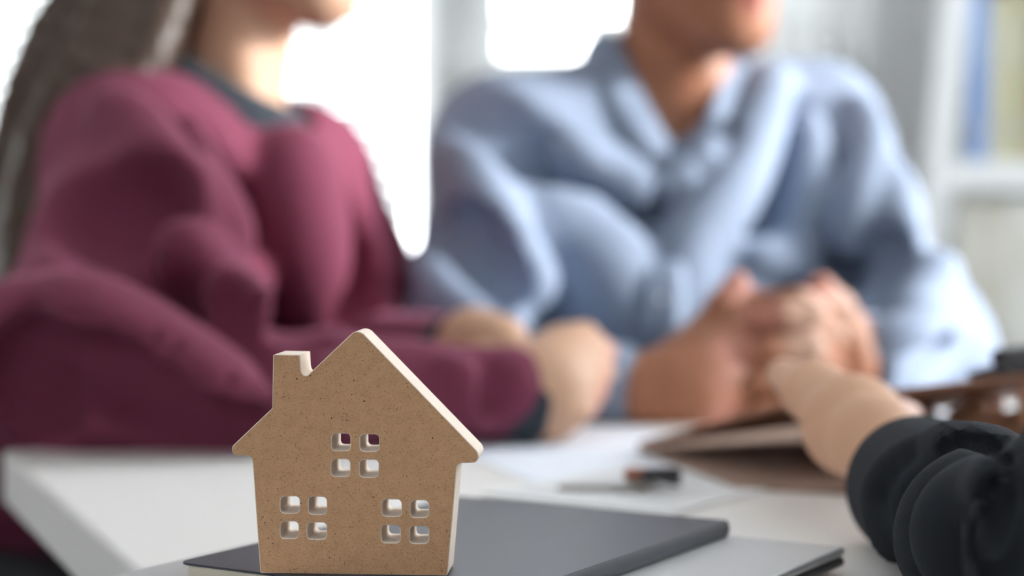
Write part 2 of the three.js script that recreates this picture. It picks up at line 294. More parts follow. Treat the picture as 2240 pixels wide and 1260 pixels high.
// ---------------------------------------------------------------- notebook and laptop
{
  const L = onY(388, 1229, YN), F = onY(1000, 1084, YN), R = onY(1535, 1153, YN);
  const a = F.clone().sub(L), len = a.length(), ux = a.normalize(), b0 = R.clone().sub(F), wid = b0.length(), ang = Math.atan2(-ux.z, ux.x);
  const org = L.clone().addScaledVector(ux, len / 2).add(V(-ux.z, 0, ux.x).multiplyScalar(wid / 2)).setY(YL);   // centre; local x along the left-back edge, local z towards us
  const t = thing('notebook', 'slate grey hardcover notebook with cream pages lying under the toy house', 'notebook', org, ang), H = YN - YL;
  const leather = dataTex(256, (u, v) => 0.5 + 0.5 * noise.noise(u * 48, v * 48, 7.7)); leather.repeat.set(30, 30);
  const cov = std(lin(0.045, 0.05, 0.066), 0.45, { bumpMap: leather, bumpScale: 0.00006 });
  // rounded at the two corners away from the spine (local z = -wid / 2), square at the spine
  const round = (w, d, r, h) => { const s = new THREE.Shape(); s.moveTo(-w / 2, -d / 2); s.lineTo(w / 2, -d / 2); s.lineTo(w / 2, d / 2 - r); s.quadraticCurveTo(w / 2, d / 2, w / 2 - r, d / 2); s.lineTo(-w / 2 + r, d / 2); s.quadraticCurveTo(-w / 2, d / 2, -w / 2, d / 2 - r); s.closePath(); return new THREE.ExtrudeGeometry(s, { depth: h - 0.0004, bevelEnabled: true, bevelThickness: 0.0002, bevelSize: 0.0002, bevelOffset: -0.0002, bevelSegments: 2, curveSegments: 8 }).rotateX(-Math.PI / 2).translate(0, 0.0002, 0); };
  mesh('cover', round(len, wid, 0.006, 0.0009).translate(0, H - 0.0009, 0), cov, t); mesh('cover', round(len, wid, 0.006, 0.0009), cov, t);
  const pages = canvasTex(64, 256, (g, w, h) => { g.fillStyle = '#e9e1cf'; g.fillRect(0, 0, w, h); for (let y = 0; y < h; y += 2) { g.fillStyle = `rgba(150,138,115,${rnd() * 0.3})`; g.fillRect(0, y, w, 1); } });
  mesh('pages', round(len - 0.003, wid - 0.003, 0.005, H - 0.0018).translate(0, 0.0009, 0.0002), [std(lin(0.75, 0.7, 0.6), 0.8), new THREE.MeshStandardMaterial({ map: pages, roughness: 0.85 })], t);
  const sp = new THREE.CylinderGeometry(H / 2, H / 2, len, 24, 1).rotateZ(Math.PI / 2).scale(1, 1, 0.6).translate(0, H / 2, wid / 2 - 0.0008);
  mesh('spine', sp, cov, t);

  const K = V(0, 0, 0), Rl = onY(1850, 1195, YL), d1 = V(-0.85, 0, -0.52).normalize(), d2 = V(-0.52, 0, 0.85).normalize(), w = 0.2235, l = 0.28;   // right corner; towards the back-left, towards us
  const c = Rl.clone().addScaledVector(d1, w / 2).addScaledVector(d2, l / 2).setY(TABLE), lap = thing('laptop', 'closed silver laptop with its shaded side painted dark, lying beneath the grey notebook', 'laptop', c, Math.atan2(d1.z, -d1.x));
  const alu = std(lin(0.6, 0.61, 0.62), 0.42, { metalness: 0.55 });
  mesh('lid', rbox(w, 0.0042, l, 0.002, 0, 0.012 - 0.0021, 0), alu, lap);
  mesh('base', rbox(w, 0.0042, l, 0.002, 0, 0.0055, 0), std(lin(0.12, 0.118, 0.115), 0.45, { metalness: 0.6 }), lap);  // dark colour paints in the shade on the side of the laptop
  for (const [x, z] of [[-1, -1], [1, -1], [-1, 1], [1, 1]]) mesh('rubber_foot', new THREE.CylinderGeometry(0.007, 0.007, 0.0036, 16).translate(x * (w / 2 - 0.022), 0.0018, z * (l / 2 - 0.022)), M.darkMetal, lap);
}

// ---------------------------------------------------------------- papers and keys
function paper(label, px, lift, tint, lines) {
  const c = px.map(([x, y]) => onY(x, y, TABLE)), o = c[0].clone().setY(TABLE + lift), ux = c[1].clone().sub(c[0]).setY(0).normalize(), uz = V(-ux.z, 0, ux.x), w = c[1].distanceTo(c[0]), d = c[2].distanceTo(c[1]);
  const geo = new THREE.BoxGeometry(w, 0.0005, d, 12, 1, 12).translate(w / 2, 0.00025, d / 2);
  const map = canvasTex(512, 720, (g, W, H) => { g.fillStyle = tint; g.fillRect(0, 0, W, H); g.fillStyle = 'rgba(70,75,85,0.55)'; for (let y = 50; y < H - 50 && lines; y += 19) { let x = 46; const end = rnd() < 0.2 ? 200 + rnd() * 200 : W - 46; while (x < end) { const k = 8 + rnd() * 36; g.fillRect(x, y, Math.min(k, end - x), 5); x += k + 6; } } });
  const p = mesh('paper_sheet', geo, [0, 1, 2, 3, 4, 5].map((i) => i === 2 ? new THREE.MeshStandardMaterial({ map, roughness: 0.7 }) : std(lin(0.8, 0.81, 0.82), 0.7)));
  p.position.copy(o); p.rotation.y = Math.atan2(-ux.z, ux.x); tag(p, label, 'paper'); return p;
}
paper('blank bluish white paper sheet on the table just behind the toy house', [[930, 955], [1400, 938], [1440, 1075]], 0.0002, '#e9f0fb', false);
paper('printed white paper sheet under the keys between notebook and brown folder', [[1380, 1020], [1760, 1055], [1650, 1145]], 0.0009, '#e6e8ea', true);
paper('white paper sheet at the right table edge beyond the brown folder', [[1990, 905], [2420, 900], [2420, 985]], 0.0002, '#eaf0f8', true);
{
  const kt = thing('key_ring', 'small bunch of steel keys with a reddish fob lying on the printed paper', 'keys', onY(1400, 1072, TABLE + 0.0014).setY(TABLE + 0.0014), 0);
  const key = (ang, x, z, y, len, mat) => {
    const s = new THREE.Shape(); s.moveTo(0.006, -0.0035); s.lineTo(len, -0.0035); s.lineTo(len + 0.004, 0); s.lineTo(len, 0.0035); for (let i = 0; i < 6; i++) { s.lineTo(len - 0.002 - i * 0.0045, i % 2 ? 0.0015 : 0.0035); } s.lineTo(0.006, 0.0035); s.absarc(0, 0, 0.0105, 0.45, Math.PI * 2 - 0.45, false);
    const h = new THREE.Path(); h.absarc(-0.004, 0, 0.0035, 0, 6.3, true); s.holes.push(h);
    const k = mesh('key', new THREE.ExtrudeGeometry(s, { depth: 0.0022, bevelEnabled: true, bevelThickness: 0.0002, bevelSize: 0.0002, bevelSegments: 1, curveSegments: 12 }).rotateX(-Math.PI / 2), mat, kt);
    k.position.set(x, y, z); k.rotation.y = ang; return k;
  };
  const steel = std(lin(0.4, 0.38, 0.35), 0.35, { metalness: 0.9 });
  key(Math.PI - 0.06, -0.006, 0.002, 0.0006, 0.036, steel); key(0.5, 0.002, -0.004, 0.0032, 0.018, steel);
  const ring = mesh('ring', new THREE.TorusGeometry(0.0115, 0.0012, 10, 40).rotateX(Math.PI / 2), M.darkMetal, kt); ring.position.set(0.011, 0.0072, 0.003); ring.rotation.z = -0.25;
  mesh('fob', rbox(0.016, 0.006, 0.011, 0.0028, -0.001, 0.009, -0.002), std(lin(0.35, 0.12, 0.07), 0.45), kt);
  mesh('clasp', new THREE.CapsuleGeometry(0.004, 0.014, 6, 12).rotateZ(Math.PI / 2).translate(0.012, 0.0095, 0.006), M.darkMetal, kt);
}

// ---------------------------------------------------------------- the tilted folder
{
  const p1 = P(1395, 977, 1.17), p2 = P(1745, 886, 1.0), e1 = p2.clone().sub(p1), w = e1.length(); e1.normalize();
  const h = V(e1.z, 0, -e1.x); if (h.x < 0) h.negate();
  const far = P(2203, 879, 1.3), e2 = far.clone().sub(p1); e2.addScaledVector(e1, -e2.dot(e1)).normalize();
  const n = e2.clone().cross(e1); if (n.y < 0) n.negate();
  const t = thing('folder', 'brown document folder with a dark clip held half open by the person in black', 'folder', p1);
  const B = new THREE.Matrix4().makeBasis(e2, n, e2.clone().cross(n)); t.quaternion.setFromRotationMatrix(B);
  const sz = e1.dot(e2.clone().cross(n)) > 0 ? 1 : -1, l = 0.315;
  const wood = canvasTex(256, 256, (g, W, H) => { g.fillStyle = '#8a5c44'; g.fillRect(0, 0, W, H); for (let i = 0; i < 4000; i++) { g.fillStyle = rnd() < 0.5 ? 'rgba(70,42,26,0.18)' : 'rgba(200,160,130,0.18)'; g.fillRect(rnd() * W, rnd() * H, 1 + rnd() * 5, 1); } });
  mesh('cover', rbox(l, 0.003, w, 0.0012, l / 2, 0.0015, sz * w / 2), new THREE.MeshStandardMaterial({ map: wood, roughness: 0.55 }), t);
  mesh('paper', box(l - 0.03, 0.0008, w - 0.03, l / 2, 0.0035, sz * w / 2 - sz * 0.008), std(lin(0.8, 0.81, 0.82), 0.7), t);
  { // a flat brown sheet on the table, drawn as the lower cover
    const c = [[1398, 984], [1610, 1066], [1930, 1080], [1955, 902]].map(([x, y]) => onY(x, y, TABLE + 0.0016)), inv = new THREE.Matrix4().compose(t.position, t.quaternion, V(1, 1, 1)).invert();
    const s = new THREE.Shape(c.map((p) => new THREE.Vector2(p.x, -p.z))), g = new THREE.ExtrudeGeometry(s, { depth: 0.0022, bevelEnabled: true, bevelSize: 0.0006, bevelThickness: 0.0006, bevelSegments: 2 }).rotateX(-Math.PI / 2).translate(0, TABLE + 0.0008, 0).applyMatrix4(inv);
    mesh('cover', g, std(lin(0.33, 0.225, 0.175), 0.9), t);
  }
  const k = new THREE.Group(); k.name = 'clip'; t.add(k); k.position.set(0.2, 0.004, sz * (w - 0.016));
  mesh('clip_plate', rbox(0.11, 0.006, 0.03, 0.0028, 0, 0.004, 0), M.darkMetal, k);
  mesh('clip_lever', new THREE.CapsuleGeometry(0.006, 0.05, 8, 14).rotateZ(Math.PI / 2).translate(-0.02, 0.011, sz * 0.008), M.darkMetal, k);
}

// ---------------------------------------------------------------- the white shelf with binders
{
  const D = 3.3, px = (x) => (x - 1120) / FPX * D, py = (y) => EYE + (500 - y) / FPX * D, dep = 0.3;
  const t = thing('bookshelf', 'white open shelf with slanted uprights and thick boards, filled with binders', 'bookshelf', V(0, 0, -D - dep / 2));
  const slant = (x0, x1, m) => { const s = new THREE.Shape(); const w = 0.05; s.moveTo(x0, 0); s.lineTo(x0 + w, 0); s.lineTo(x1 + w, 2); s.lineTo(x1, 2); s.closePath(); return mesh('upright', new THREE.ExtrudeGeometry(s, { depth: dep, bevelEnabled: true, bevelSize: 0.002, bevelThickness: 0.002, bevelSegments: 2 }).translate(0, 0, -dep / 2), m, t); };
  const slope = (px(2055) - px(2017)) / (py(0) - py(420)), xAt = (y) => px(2030) + (y - py(280)) * slope, xr = 1.68;
  slant(xAt(0), xAt(2), M.white); slant(xr - 0.03, xr - 0.03 - 2 * slope * 0.5, M.white);
  const y0 = py(420), th = py(352) - py(420), rows = [y0 - 0.39, y0, y0 + 0.39, y0 + 0.78];
  for (const y of rows) mesh('shelf_board', rbox(xr - xAt(y) - 0.12 + 0.03, th, dep - 0.01, 0.003, (xr + xAt(y) + 0.01) / 2, y + th / 2, 0), M.white, t);
  mesh('back_panel', box(0.62, 1.7, 0.012, xAt(1) + 0.12 + 0.31, 0.95, -dep / 2 + 0.006), M.white, t);
  const binder = (label, x, y, w, h, mat, lab, group) => {
    const b = thing('binder', label, 'binder', V(x + w / 2, y, -D - 0.03), 0, group), d = 0.22;
    mesh('cover', rbox(w - 0.001, h, d, 0.003, 0, h / 2, -d / 2), mat, b);
    mesh('spine_label', rbox(w * 0.7, h * 0.28, 0.0012, 0.0005, 0, h * 0.68, 0.0006), std(lab, 0.7), b);
    mesh('finger_ring', new THREE.TorusGeometry(Math.min(0.011, w * 0.3), 0.0018, 8, 24).translate(0, h * 0.18, 0.001), M.metal, b);
  };
  const yTop = y0 + th, s = (a, b) => [px(a), (px(b) - px(a))];
  let i = 0;
  const up = [[2112, 2158, lin(0.2, 0.3, 0.53), 'sky blue binder beside the slanted white upright', 0.315, lin(0.26, 0.36, 0.56)], [2160, 2206, lin(0.48, 0.46, 0.32), 'straw coloured binder next to the sky blue one on the upper board', 0.31, lin(0.5, 0.49, 0.38)], [2208, 2250, lin(0.35, 0.35, 0.22), 'olive binder at the right frame edge on the upper board', 0.32, lin(0.4, 0.4, 0.3)], [2252, 2296, lin(0.5, 0.2, 0.16), 'dull red binder right of the olive one', 0.315, lin(0.6, 0.4, 0.35)]];
  for (const [a, b, c, lab, h, lc] of up) { const [x, w] = s(a, b); binder(lab, x, yTop + 0.0005, w, h, std(c, 0.6), lc, 'binders on the upper board'); }
  const low = [[2088, 2142, lin(0.374, 0.367, 0.324), 'beige binder standing closest to the upright on the lower board'], [2144, 2198, lin(0.382, 0.374, 0.324), 'beige binder second from the upright on the lower board'], [2200, 2262, lin(0.446, 0.446, 0.418), 'pale grey binder third from the upright on the lower board'], [2264, 2320, lin(0.360, 0.360, 0.324), 'beige binder fourth from the upright on the lower board']];
  for (const [a, b, c, lab] of low) { const [x, w] = s(a, b); binder(lab, x, rows[0] + th + 0.0005, w, 0.325, std(c.clone().multiplyScalar(1.4), 0.65), lin(0.58, 0.57, 0.51), 'binders on the lower board'); }
  const rb = mesh('book', rbox(0.04, 0.05, 0.18, 0.003, 0, 0.025, 0), std(lin(0.55, 0.2, 0.16), 0.6)); rb.position.set(px(2186), yTop + 0.3115, -D - 0.16); tag(rb, 'small red book lying on top of the straw coloured binder', 'book');
  // the shelf and what stands on it are turned a little towards the table
  const pivot = V(px(2052), 0, -D), th0 = -0.235;
  for (const o of scene.children) if (/^(bookshelf|binder|book)(_\d+)?$/.test(o.name)) { o.position.sub(pivot).applyAxisAngle(V(0, 1, 0), th0).add(pivot); o.rotation.y += th0; }
}

// ---------------------------------------------------------------- people
const skin = () => new THREE.MeshPhysicalMaterial({ vertexColors: true, roughness: 0.5, specularIntensity: 0.6 });
const near = (p, q, r) => Math.max(0, 1 - p.distanceTo(q) / r);
const mix3 = (a, b, t) => a.map((v, i) => v + (b[i] - v) * t);
// a head: c centre between the ears, B its axes, s half widths; returns the field and the places of its features
function headField(c, B, s, o = {}) {
  const f = new Field(), L = (x, y, z) => loc(c, B, x * s, y * s, z * s);
  f.ell(L(0, 0.035, -0.012), [0.075 * s, 0.092 * s, 0.095 * s], B, 0.03);                      // skull
  f.ell(L(0, -0.02, 0.03), [0.062 * s, 0.08 * s, 0.068 * s], B, 0.03);                        // face
  f.ell(L(0, -0.088, 0.058), [0.026 * s, 0.022 * s, 0.026 * s], B, 0.035);                     // chin
  for (const e of [-1, 1]) {
    f.cone(L(e * 0.058, -0.055, 0.0), L(e * 0.016, -0.092, 0.064), 0.017 * s, 0.015 * s, 0.035); // jaw
    f.ell(L(e * 0.036, -0.018, 0.066), [0.024 * s, 0.02 * s, 0.02 * s], B, 0.02);              // cheek
    f.ell(L(e * 0.031, 0.012, 0.097), [0.017 * s, 0.011 * s, 0.012 * s], B, 0.012, true);      // eye socket
    f.cone(L(e * 0.046, 0.03, 0.078), L(e * 0.014, 0.028, 0.092), 0.006 * s, 0.007 * s, 0.012); // brow
    f.ell(L(e * 0.073, -0.004, -0.006), [0.009 * s, 0.031 * s, 0.018 * s], B, 0.006);          // ear
    f.ell(L(e * 0.082, -0.002, 0.0), [0.006 * s, 0.016 * s, 0.009 * s], B, 0.005, true);
    f.ell(L(e * 0.0095, -0.033, 0.102), [0.008 * s, 0.007 * s, 0.009 * s], B, 0.006);          // nostril wing
  }
  f.cone(L(0, 0.016, 0.094), L(0, -0.028, 0.113), 0.007 * s, 0.0095 * s, 0.012);                // nose
  f.cone(L(-0.019, -0.058, 0.083), L(0, -0.0545, 0.093), 0.0042 * s, 0.0058 * s, 0.006).cone(L(0, -0.0545, 0.093), L(0.019, -0.058, 0.083), 0.0058 * s, 0.0042 * s, 0.006);
  f.cone(L(-0.017, -0.063, 0.082), L(0, -0.067, 0.09), 0.0045 * s, 0.0068 * s, 0.006).cone(L(0, -0.067, 0.09), L(0.017, -0.063, 0.082), 0.0068 * s, 0.0045 * s, 0.006);
  f.places = { mouth: L(0, -0.06, 0.088), chin: L(0, -0.09, 0.07), jaw: L(0, -0.075, 0.03), eyes: [L(-0.031, 0.01, 0.0815), L(0.031, 0.01, 0.0815)], L };
  return f;
}
function eyes(parent, hf, B, s) {
  for (const e of hf.places.eyes) {
    const g = mesh('eye', new THREE.SphereGeometry(0.0125 * s, 20, 14), std(lin(0.75, 0.73, 0.7), 0.2), parent); g.position.copy(e);
    const i = mesh('iris', new THREE.SphereGeometry(0.0062 * s, 16, 10), std(lin(0.02, 0.012, 0.008), 0.15), g); i.position.copy(B[2]).multiplyScalar(0.0078 * s);
  }
}
const zero = V(0, 0, 0);
function person(name, label) { return thing(name, label, 'person', zero); }
// thighs, shins and shoes of a seated person
function legs(parent, hip, legB, cloth, shoeMat, kneeD, spread) {
  const f = new Field();
  f.ell(loc(hip, legB, 0, 0.02, -0.01), [0.175, 0.11, 0.13], legB, 0.04);
  for (const e of [-1, 1]) {
    const h = loc(hip, legB, e * 0.085, -0.01, 0.02), k = loc(hip, legB, e * spread, -0.015, kneeD), a = V(k.x, 0.11, k.z).addScaledVector(legB[2], -0.02);
    f.cone(h, k, 0.085, 0.064, 0.05).cone(k, a, 0.06, 0.045, 0.03);
    const sh = new Field();
    sh.chain([V(a.x, 0.06, a.z).addScaledVector(legB[2], -0.03), V(a.x, 0.048, a.z).addScaledVector(legB[2], 0.06), V(a.x, 0.038, a.z).addScaledVector(legB[2], 0.15)], [0.042, 0.04, 0.034], 0.03).cut(V(0, 0.004, 0), V(0, 1, 0));
    mesh('shoe', sh.auto(0.008), shoeMat, parent);
  }
  mesh('trousers', f.auto(0.012), cloth, parent);
}
// a finger as a chain of joints; all fingers and the palm share one field
const hand = (parts) => { const f = new Field(); for (const [pts, r, k] of parts) f.chain(pts, r, k ?? 0.005); return f; };
function skinGeo(fields, tone, spots, red, cells) {
  const g = fields.map((f, i) => f.auto(cells[i]));
  for (const q of g) paint(q, (p) => { let c = tone; for (const [at, r, col, a] of spots) { const t = near(p, at, r); if (t > 0) c = mix3(c, col, Math.min(1, t * 1.6) * a); } return c; });
  return mergeGeometries(g);
}

// ---- the man in the blue shirt
{
  const t = person('person', 'man in a light blue button shirt sitting with clasped hands on the table');
  const B = basis(0.39, 0.92 * -1, 0.1), tone = [0.33, 0.142, 0.08], d0 = 1.76;
  const chest = P(1455, 520, 1.78), belly = P(1450, 850, 1.76), neck = P(1470, 170, 1.775);
  const shR = P(1100, 330, 1.69), shL = P(1775, 288, 1.86), elR = P(1000, 800, 1.53), elL = P(2010, 755, 1.63), wrR = P(1395, 856, 1.365), wrL = P(1890, 802, 1.465);
  const hc = P(1533, -152, 1.725), HB = basis(0.53, -0.85, 0.12);
  // shirt
  const f = new Field();
  f.ell(chest, [0.175, 0.165, 0.115], B, 0.06).ell(belly, [0.165, 0.2, 0.125], B, 0.08).ell(loc(belly, B, 0, -0.13, -0.04), [0.165, 0.12, 0.125], B, 0.06);
  f.cone(loc(neck, B, -0.03, -0.03, -0.015), shR, 0.058, 0.06, 0.06).cone(loc(neck, B, 0.03, -0.03, -0.015), shL, 0.058, 0.062, 0.06);
  f.cone(shR, elR, 0.064, 0.05, 0.05).cone(elR, P(1330, 850, 1.375), 0.05, 0.037, 0.04);
  f.cone(shL, elL, 0.066, 0.047, 0.05).cone(elL, P(1905, 800, 1.48), 0.055, 0.045, 0.05).cone(P(2020, 690, 1.64), P(2075, 795, 1.6), 0.03, 0.036, 0.04);
  f.freeze();
  const R = (px, r = 0.012, k = 0.03, l = 0) => f.fold(px, r * 1.1, k * 0.7, false, l), G = (px, r = 0.012, k = 0.03, l = 0.004) => f.fold(px, r * 1.2, k * 0.8, true, l * 0.6);
  R([[1000, 290], [1035, 380], [1080, 490], [1150, 600], [1240, 700]], 0.015, 0.035, 0.004); G([[1040, 470], [1070, 590], [1095, 690], [1105, 740]], 0.013, 0.03, 0.006); R([[1190, 430], [1280, 530], [1350, 640], [1390, 740]], 0.016, 0.08, -0.006);
  G([[1010, 235], [1120, 300], [1260, 380], [1400, 460]], 0.009, 0.05, 0.004); R([[1240, 330], [1330, 385], [1430, 435]], 0.008, 0.04); 
  G([[1240, 480], [1290, 580], [1330, 640]], 0.008, 0.03); G([[940, 500], [1000, 600], [1080, 680]], 0.01, 0.03); R([[920, 560], [980, 660], [1080, 730]], 0.01, 0.03);
  R([[1700, 160], [1660, 280], [1590, 420], [1500, 540], [1470, 620]], 0.018, 0.04, 0.006); R([[1570, 330], [1530, 380], [1480, 440]], 0.012, 0.03); G([[1610, 310], [1560, 400], [1490, 480]], 0.006, 0.03, 0.002);
  G([[1745, 230], [1725, 380], [1700, 500], [1660, 560]], 0.014, 0.03, 0.006); G([[1790, 330], [1790, 460], [1800, 580], [1810, 680]], 0.018, 0.04, 0.008); R([[1760, 260], [1770, 360], [1755, 480], [1730, 570]], 0.012, 0.03);
  R([[1880, 230], [1905, 330], [1880, 450], [1860, 540]], 0.014, 0.03, 0.004); R([[1940, 370], [1965, 460], [1960, 540]], 0.012, 0.03, 0.003); G([[1940, 540], [1930, 610], [1880, 690], [1850, 720]], 0.012, 0.04, 0.004);
  R([[2060, 560], [2040, 640], [1990, 690]], 0.014, 0.03, 0.006); R([[2090, 690], [2000, 740], [1900, 760]], 0.012, 0.03); G([[2060, 740], [2010, 790], [1960, 820]], 0.007, 0.02); R([[1640, 560], [1740, 570], [1760, 590]], 0.012, 0.03);
  G([[1442, 420], [1424, 520], [1413, 620], [1405, 720]], 0.007, 0.02, 0.002);
  // neck opening
  const vee = [[1480, 160], [1482, 222], [1487, 278], [1483, 335]].map(([x, y]) => f.base.hit(x, y));
  const leafOut = [[[1335, 95], [1336, 150], [1340, 205], [1363, 262], [1408, 325], [1446, 368]], [[1628, 100], [1640, 160], [1640, 225], [1612, 290], [1560, 340], [1500, 372]]].map((l) => l.map(([x, y], i) => f.base.hit(x, y) || P(x, y, [1.75, 1.73, 1.71, 1.69, 1.67, 1.66][i])));
  f.cone(loc(neck, B, 0, -0.02, -0.005), loc(neck, B, 0, 0.16, 0.03), 0.06, 0.066, 0.008, true).chain(vee, [0.05, 0.034, 0.019, 0.004], 0.006, true);
  const shirtMat = phys(lin(0.2, 0.252, 0.35), 0.8, { sheen: 0.2, sheenRoughness: 0.6, sheenColor: lin(0.8, 0.88, 1) });
  const shirt = mesh('shirt', f.auto(0.0068), shirtMat, t);
  // collar leaves laid from the neck outwards
  const leaf = (rows) => {
    const pos = [], ix = [], n = rows[0].length;
    for (const k of [0, 1]) rows.forEach((r, j) => r.forEach((p) => pos.push(p.x, p.y + (k ? -0.003 : 0), p.z + (k ? -0.003 : 0))));
    const m = rows.length * n, at = (k, j, i) => k * m + j * n + i;
    for (let j = 0; j + 1 < rows.length; j++) for (let i = 0; i + 1 < n; i++) for (const k of [0, 1]) { const a = at(k, j, i), b = at(k, j + 1, i), c = at(k, j + 1, i + 1), d = at(k, j, i + 1); ix.push(...(k ? [a, b, c, a, c, d] : [a, c, b, a, d, c])); }
    for (let i = 0; i + 1 < n; i++) for (const j of [0, rows.length - 1]) ix.push(at(0, j, i), at(0, j, i + 1), at(1, j, i + 1), at(0, j, i), at(1, j, i + 1), at(1, j, i));
    for (let j = 0; j + 1 < rows.length; j++) for (const i of [0, n - 1]) ix.push(at(0, j, i), at(0, j + 1, i), at(1, j + 1, i), at(0, j, i), at(1, j + 1, i), at(1, j, i));
    const g = new THREE.BufferGeometry(); g.setAttribute('position', new THREE.Float32BufferAttribute(pos, 3)); g.setIndex(ix); g.computeVertexNormals(); g.setAttribute('uv', new THREE.Float32BufferAttribute(new Float32Array(pos.length / 3 * 2), 2)); return g;
  };
  const toEye = (p, d) => p.clone().addScaledVector(V(0, EYE, 0).sub(p).normalize(), d);
  const leafIn = [[[1352, 80], [1372, 125], [1393, 172], [1428, 244], [1458, 296], [1482, 338]], [[1582, 92], [1588, 130], [1582, 175], [1560, 232], [1522, 285], [1487, 338]]];
  leafIn.forEach((l, k) => {
    const o = leafOut[k].map((p, i) => toEye(p, 0.007)), ds = [1.762, 1.735, 1.712, 1.682, 1.668, 1.66].map((d, i) => k ? d + 0.012 * (1 - i / 5) : d - 0.012 * (1 - i / 5));
    const inn = l.map(([x, y], i) => P(x, y, i > 3 ? (f.base.hit(x, y) || P(x, y, ds[i])).z * -1 : ds[i])), mid = o.map((p, i) => toEye(p.clone().lerp(inn[i], 0.55), 0.006));
    const N = 18, c = [inn, mid, o].map((q) => new THREE.CatmullRomCurve3(q).getPoints(N));
    mesh('collar', leaf(c), shirtMat, t);
  });
  const stand = new Field(), sp = []; for (let i = 0; i <= 14; i++) { const a = -Math.PI / 2 + i / 14 * Math.PI; sp.push(loc(neck, B, Math.sin(a) * 0.07, 0.03, -0.002 - Math.cos(a) * 0.07)); }
  stand.chain(sp, [0.011], 0.01).chain(sp.map((p) => loc(p, B, 0, -0.02, 0)), [0.014], 0.02); mesh('collar_stand', stand.auto(0.005), shirtMat, t);
  const line = [[1478, 352], [1450, 410], [1432, 500], [1424, 600], [1416, 690], [1410, 770]].map(([x, y]) => f.hit(x, y)).filter(Boolean).map((p) => p.addScaledVector(B[2], 0.0015));
  const curve = new THREE.CatmullRomCurve3(line), strip = new Field(); strip.chain(curve.getPoints(20), [0.004], 0.004); strip.chain(curve.getPoints(20).map((p) => p.clone().addScaledVector(B[0], 0.022)), [0.004], 0.02);
  mesh('placket', strip.auto(0.0035), shirtMat, t);
  for (const u of [0.12, 0.42, 0.72, 0.98]) { const b = mesh('button', new THREE.CylinderGeometry(0.0052, 0.0058, 0.0025, 18).rotateX(Math.PI / 2), std(lin(0.75, 0.78, 0.84), 0.3), t); b.position.copy(curve.getPoint(u)).addScaledVector(B[0], 0.012).addScaledVector(B[2], 0.0065); b.rotation.y = Math.atan2(B[2].x, B[2].z); }
  for (const [a, b, r] of [[P(1326, 850, 1.376), P(1352, 852, 1.372), 0.037], [P(1885, 800, 1.463), P(1868, 798, 1.452), 0.044]]) { const c = new Field(); c.cone(a, b, r, r * 0.97, 0.005); const ax = b.clone().sub(a).normalize(); c.cut(a.clone().addScaledVector(ax, -0.012), ax).cut(b.clone().addScaledVector(ax, 0.012), ax.clone().negate()); mesh('cuff', c.auto(0.004), shirtMat, t); }
  // body: head, neck, chest and arms under the shirt, and the clasped hands
  const hf = headField(hc, HB, 1.0);
  hf.cone(loc(hc, HB, 0, -0.055, -0.025), loc(neck, B, 0, -0.01, 0.0), 0.054, 0.056, 0.03);
  const bf = new Field();
  bf.cone(loc(hc, HB, 0, -0.07, -0.02), loc(neck, B, 0, -0.02, 0.0), 0.05, 0.056, 0.03).ell(loc(chest, B, 0, 0.01, -0.012), [0.14, 0.14, 0.085], B, 0.05).cone(loc(neck, B, -0.04, -0.04, -0.015), shR, 0.045, 0.03, 0.04).cone(loc(neck, B, 0.04, -0.04, -0.015), shL, 0.045, 0.03, 0.04);
  bf.ell(belly, [0.14, 0.2, 0.1], B, 0.05).cone(loc(neck, B, 0, -0.03, 0.03), loc(neck, B, 0, -0.1, 0.05), 0.045, 0.04, 0.04);
  bf.chain([shR, elR, P(1330, 850, 1.375), wrR], [0.02, 0.02, 0.025, 0.026], 0.02).chain([shL, elL, P(1905, 800, 1.48), wrL], [0.02, 0.02, 0.027, 0.027], 0.02);
  const hr = new Field();   // his right hand (left in the picture) rises from the wrist; the fingers of both interlace
  hr.cone(wrR, P(1500, 850, 1.375), 0.027, 0.03, 0.03).cone(P(1500, 850, 1.375), P(1580, 770, 1.395), 0.031, 0.03, 0.03).cone(P(1560, 800, 1.395), P(1640, 690, 1.40), 0.028, 0.019, 0.03).cone(P(1560, 850, 1.39), P(1640, 860, 1.40), 0.027, 0.02, 0.03).cone(P(1600, 850, 1.40), P(1650, 720, 1.41), 0.02, 0.02, 0.03);
  hr.chain([P(1535, 745, 1.392), P(1580, 668, 1.388), P(1612, 618, 1.392)], [0.0135, 0.0115, 0.0095], 0.006);
  [[662, 0.0098], [728, 0.0102], [802, 0.0098], [870, 0.0085]].forEach(([y, r], i) => hr.chain([P(1640, y + 6, 1.392), P(1745, y - 6, 1.376), P(1818, y + 2, 1.395), P(1840, y + 10, 1.425)], [r * 1.12, r, r * 0.95, r * 0.85], 0.003));
  const hl = new Field();
  hl.cone(wrL, P(1845, 790, 1.445), 0.027, 0.03, 0.03).cone(P(1835, 830, 1.445), P(1825, 715, 1.435), 0.026, 0.022, 0.03);
  [[690, 1665, 0.0102], [766, 1600, 0.0108], [836, 1556, 0.0104], [902, 1565, 0.0092]].forEach(([y, x, r]) => hl.chain([P(1825, y + 4, 1.43), P(1772, y - 6, 1.372), P((1772 + x) / 2 - 10, y - 2, 1.362), P(x, y + 6, 1.37)], [r * 1.2, r * 1.12, r, r * 0.88], 0.003));
  hl.chain([P(1850, 745, 1.43), P(1838, 672, 1.41), P(1795, 625, 1.395)], [0.0135, 0.0115, 0.0098], 0.006);
  const pink = [0.58, 0.27, 0.22], pale = [0.62, 0.43, 0.34];
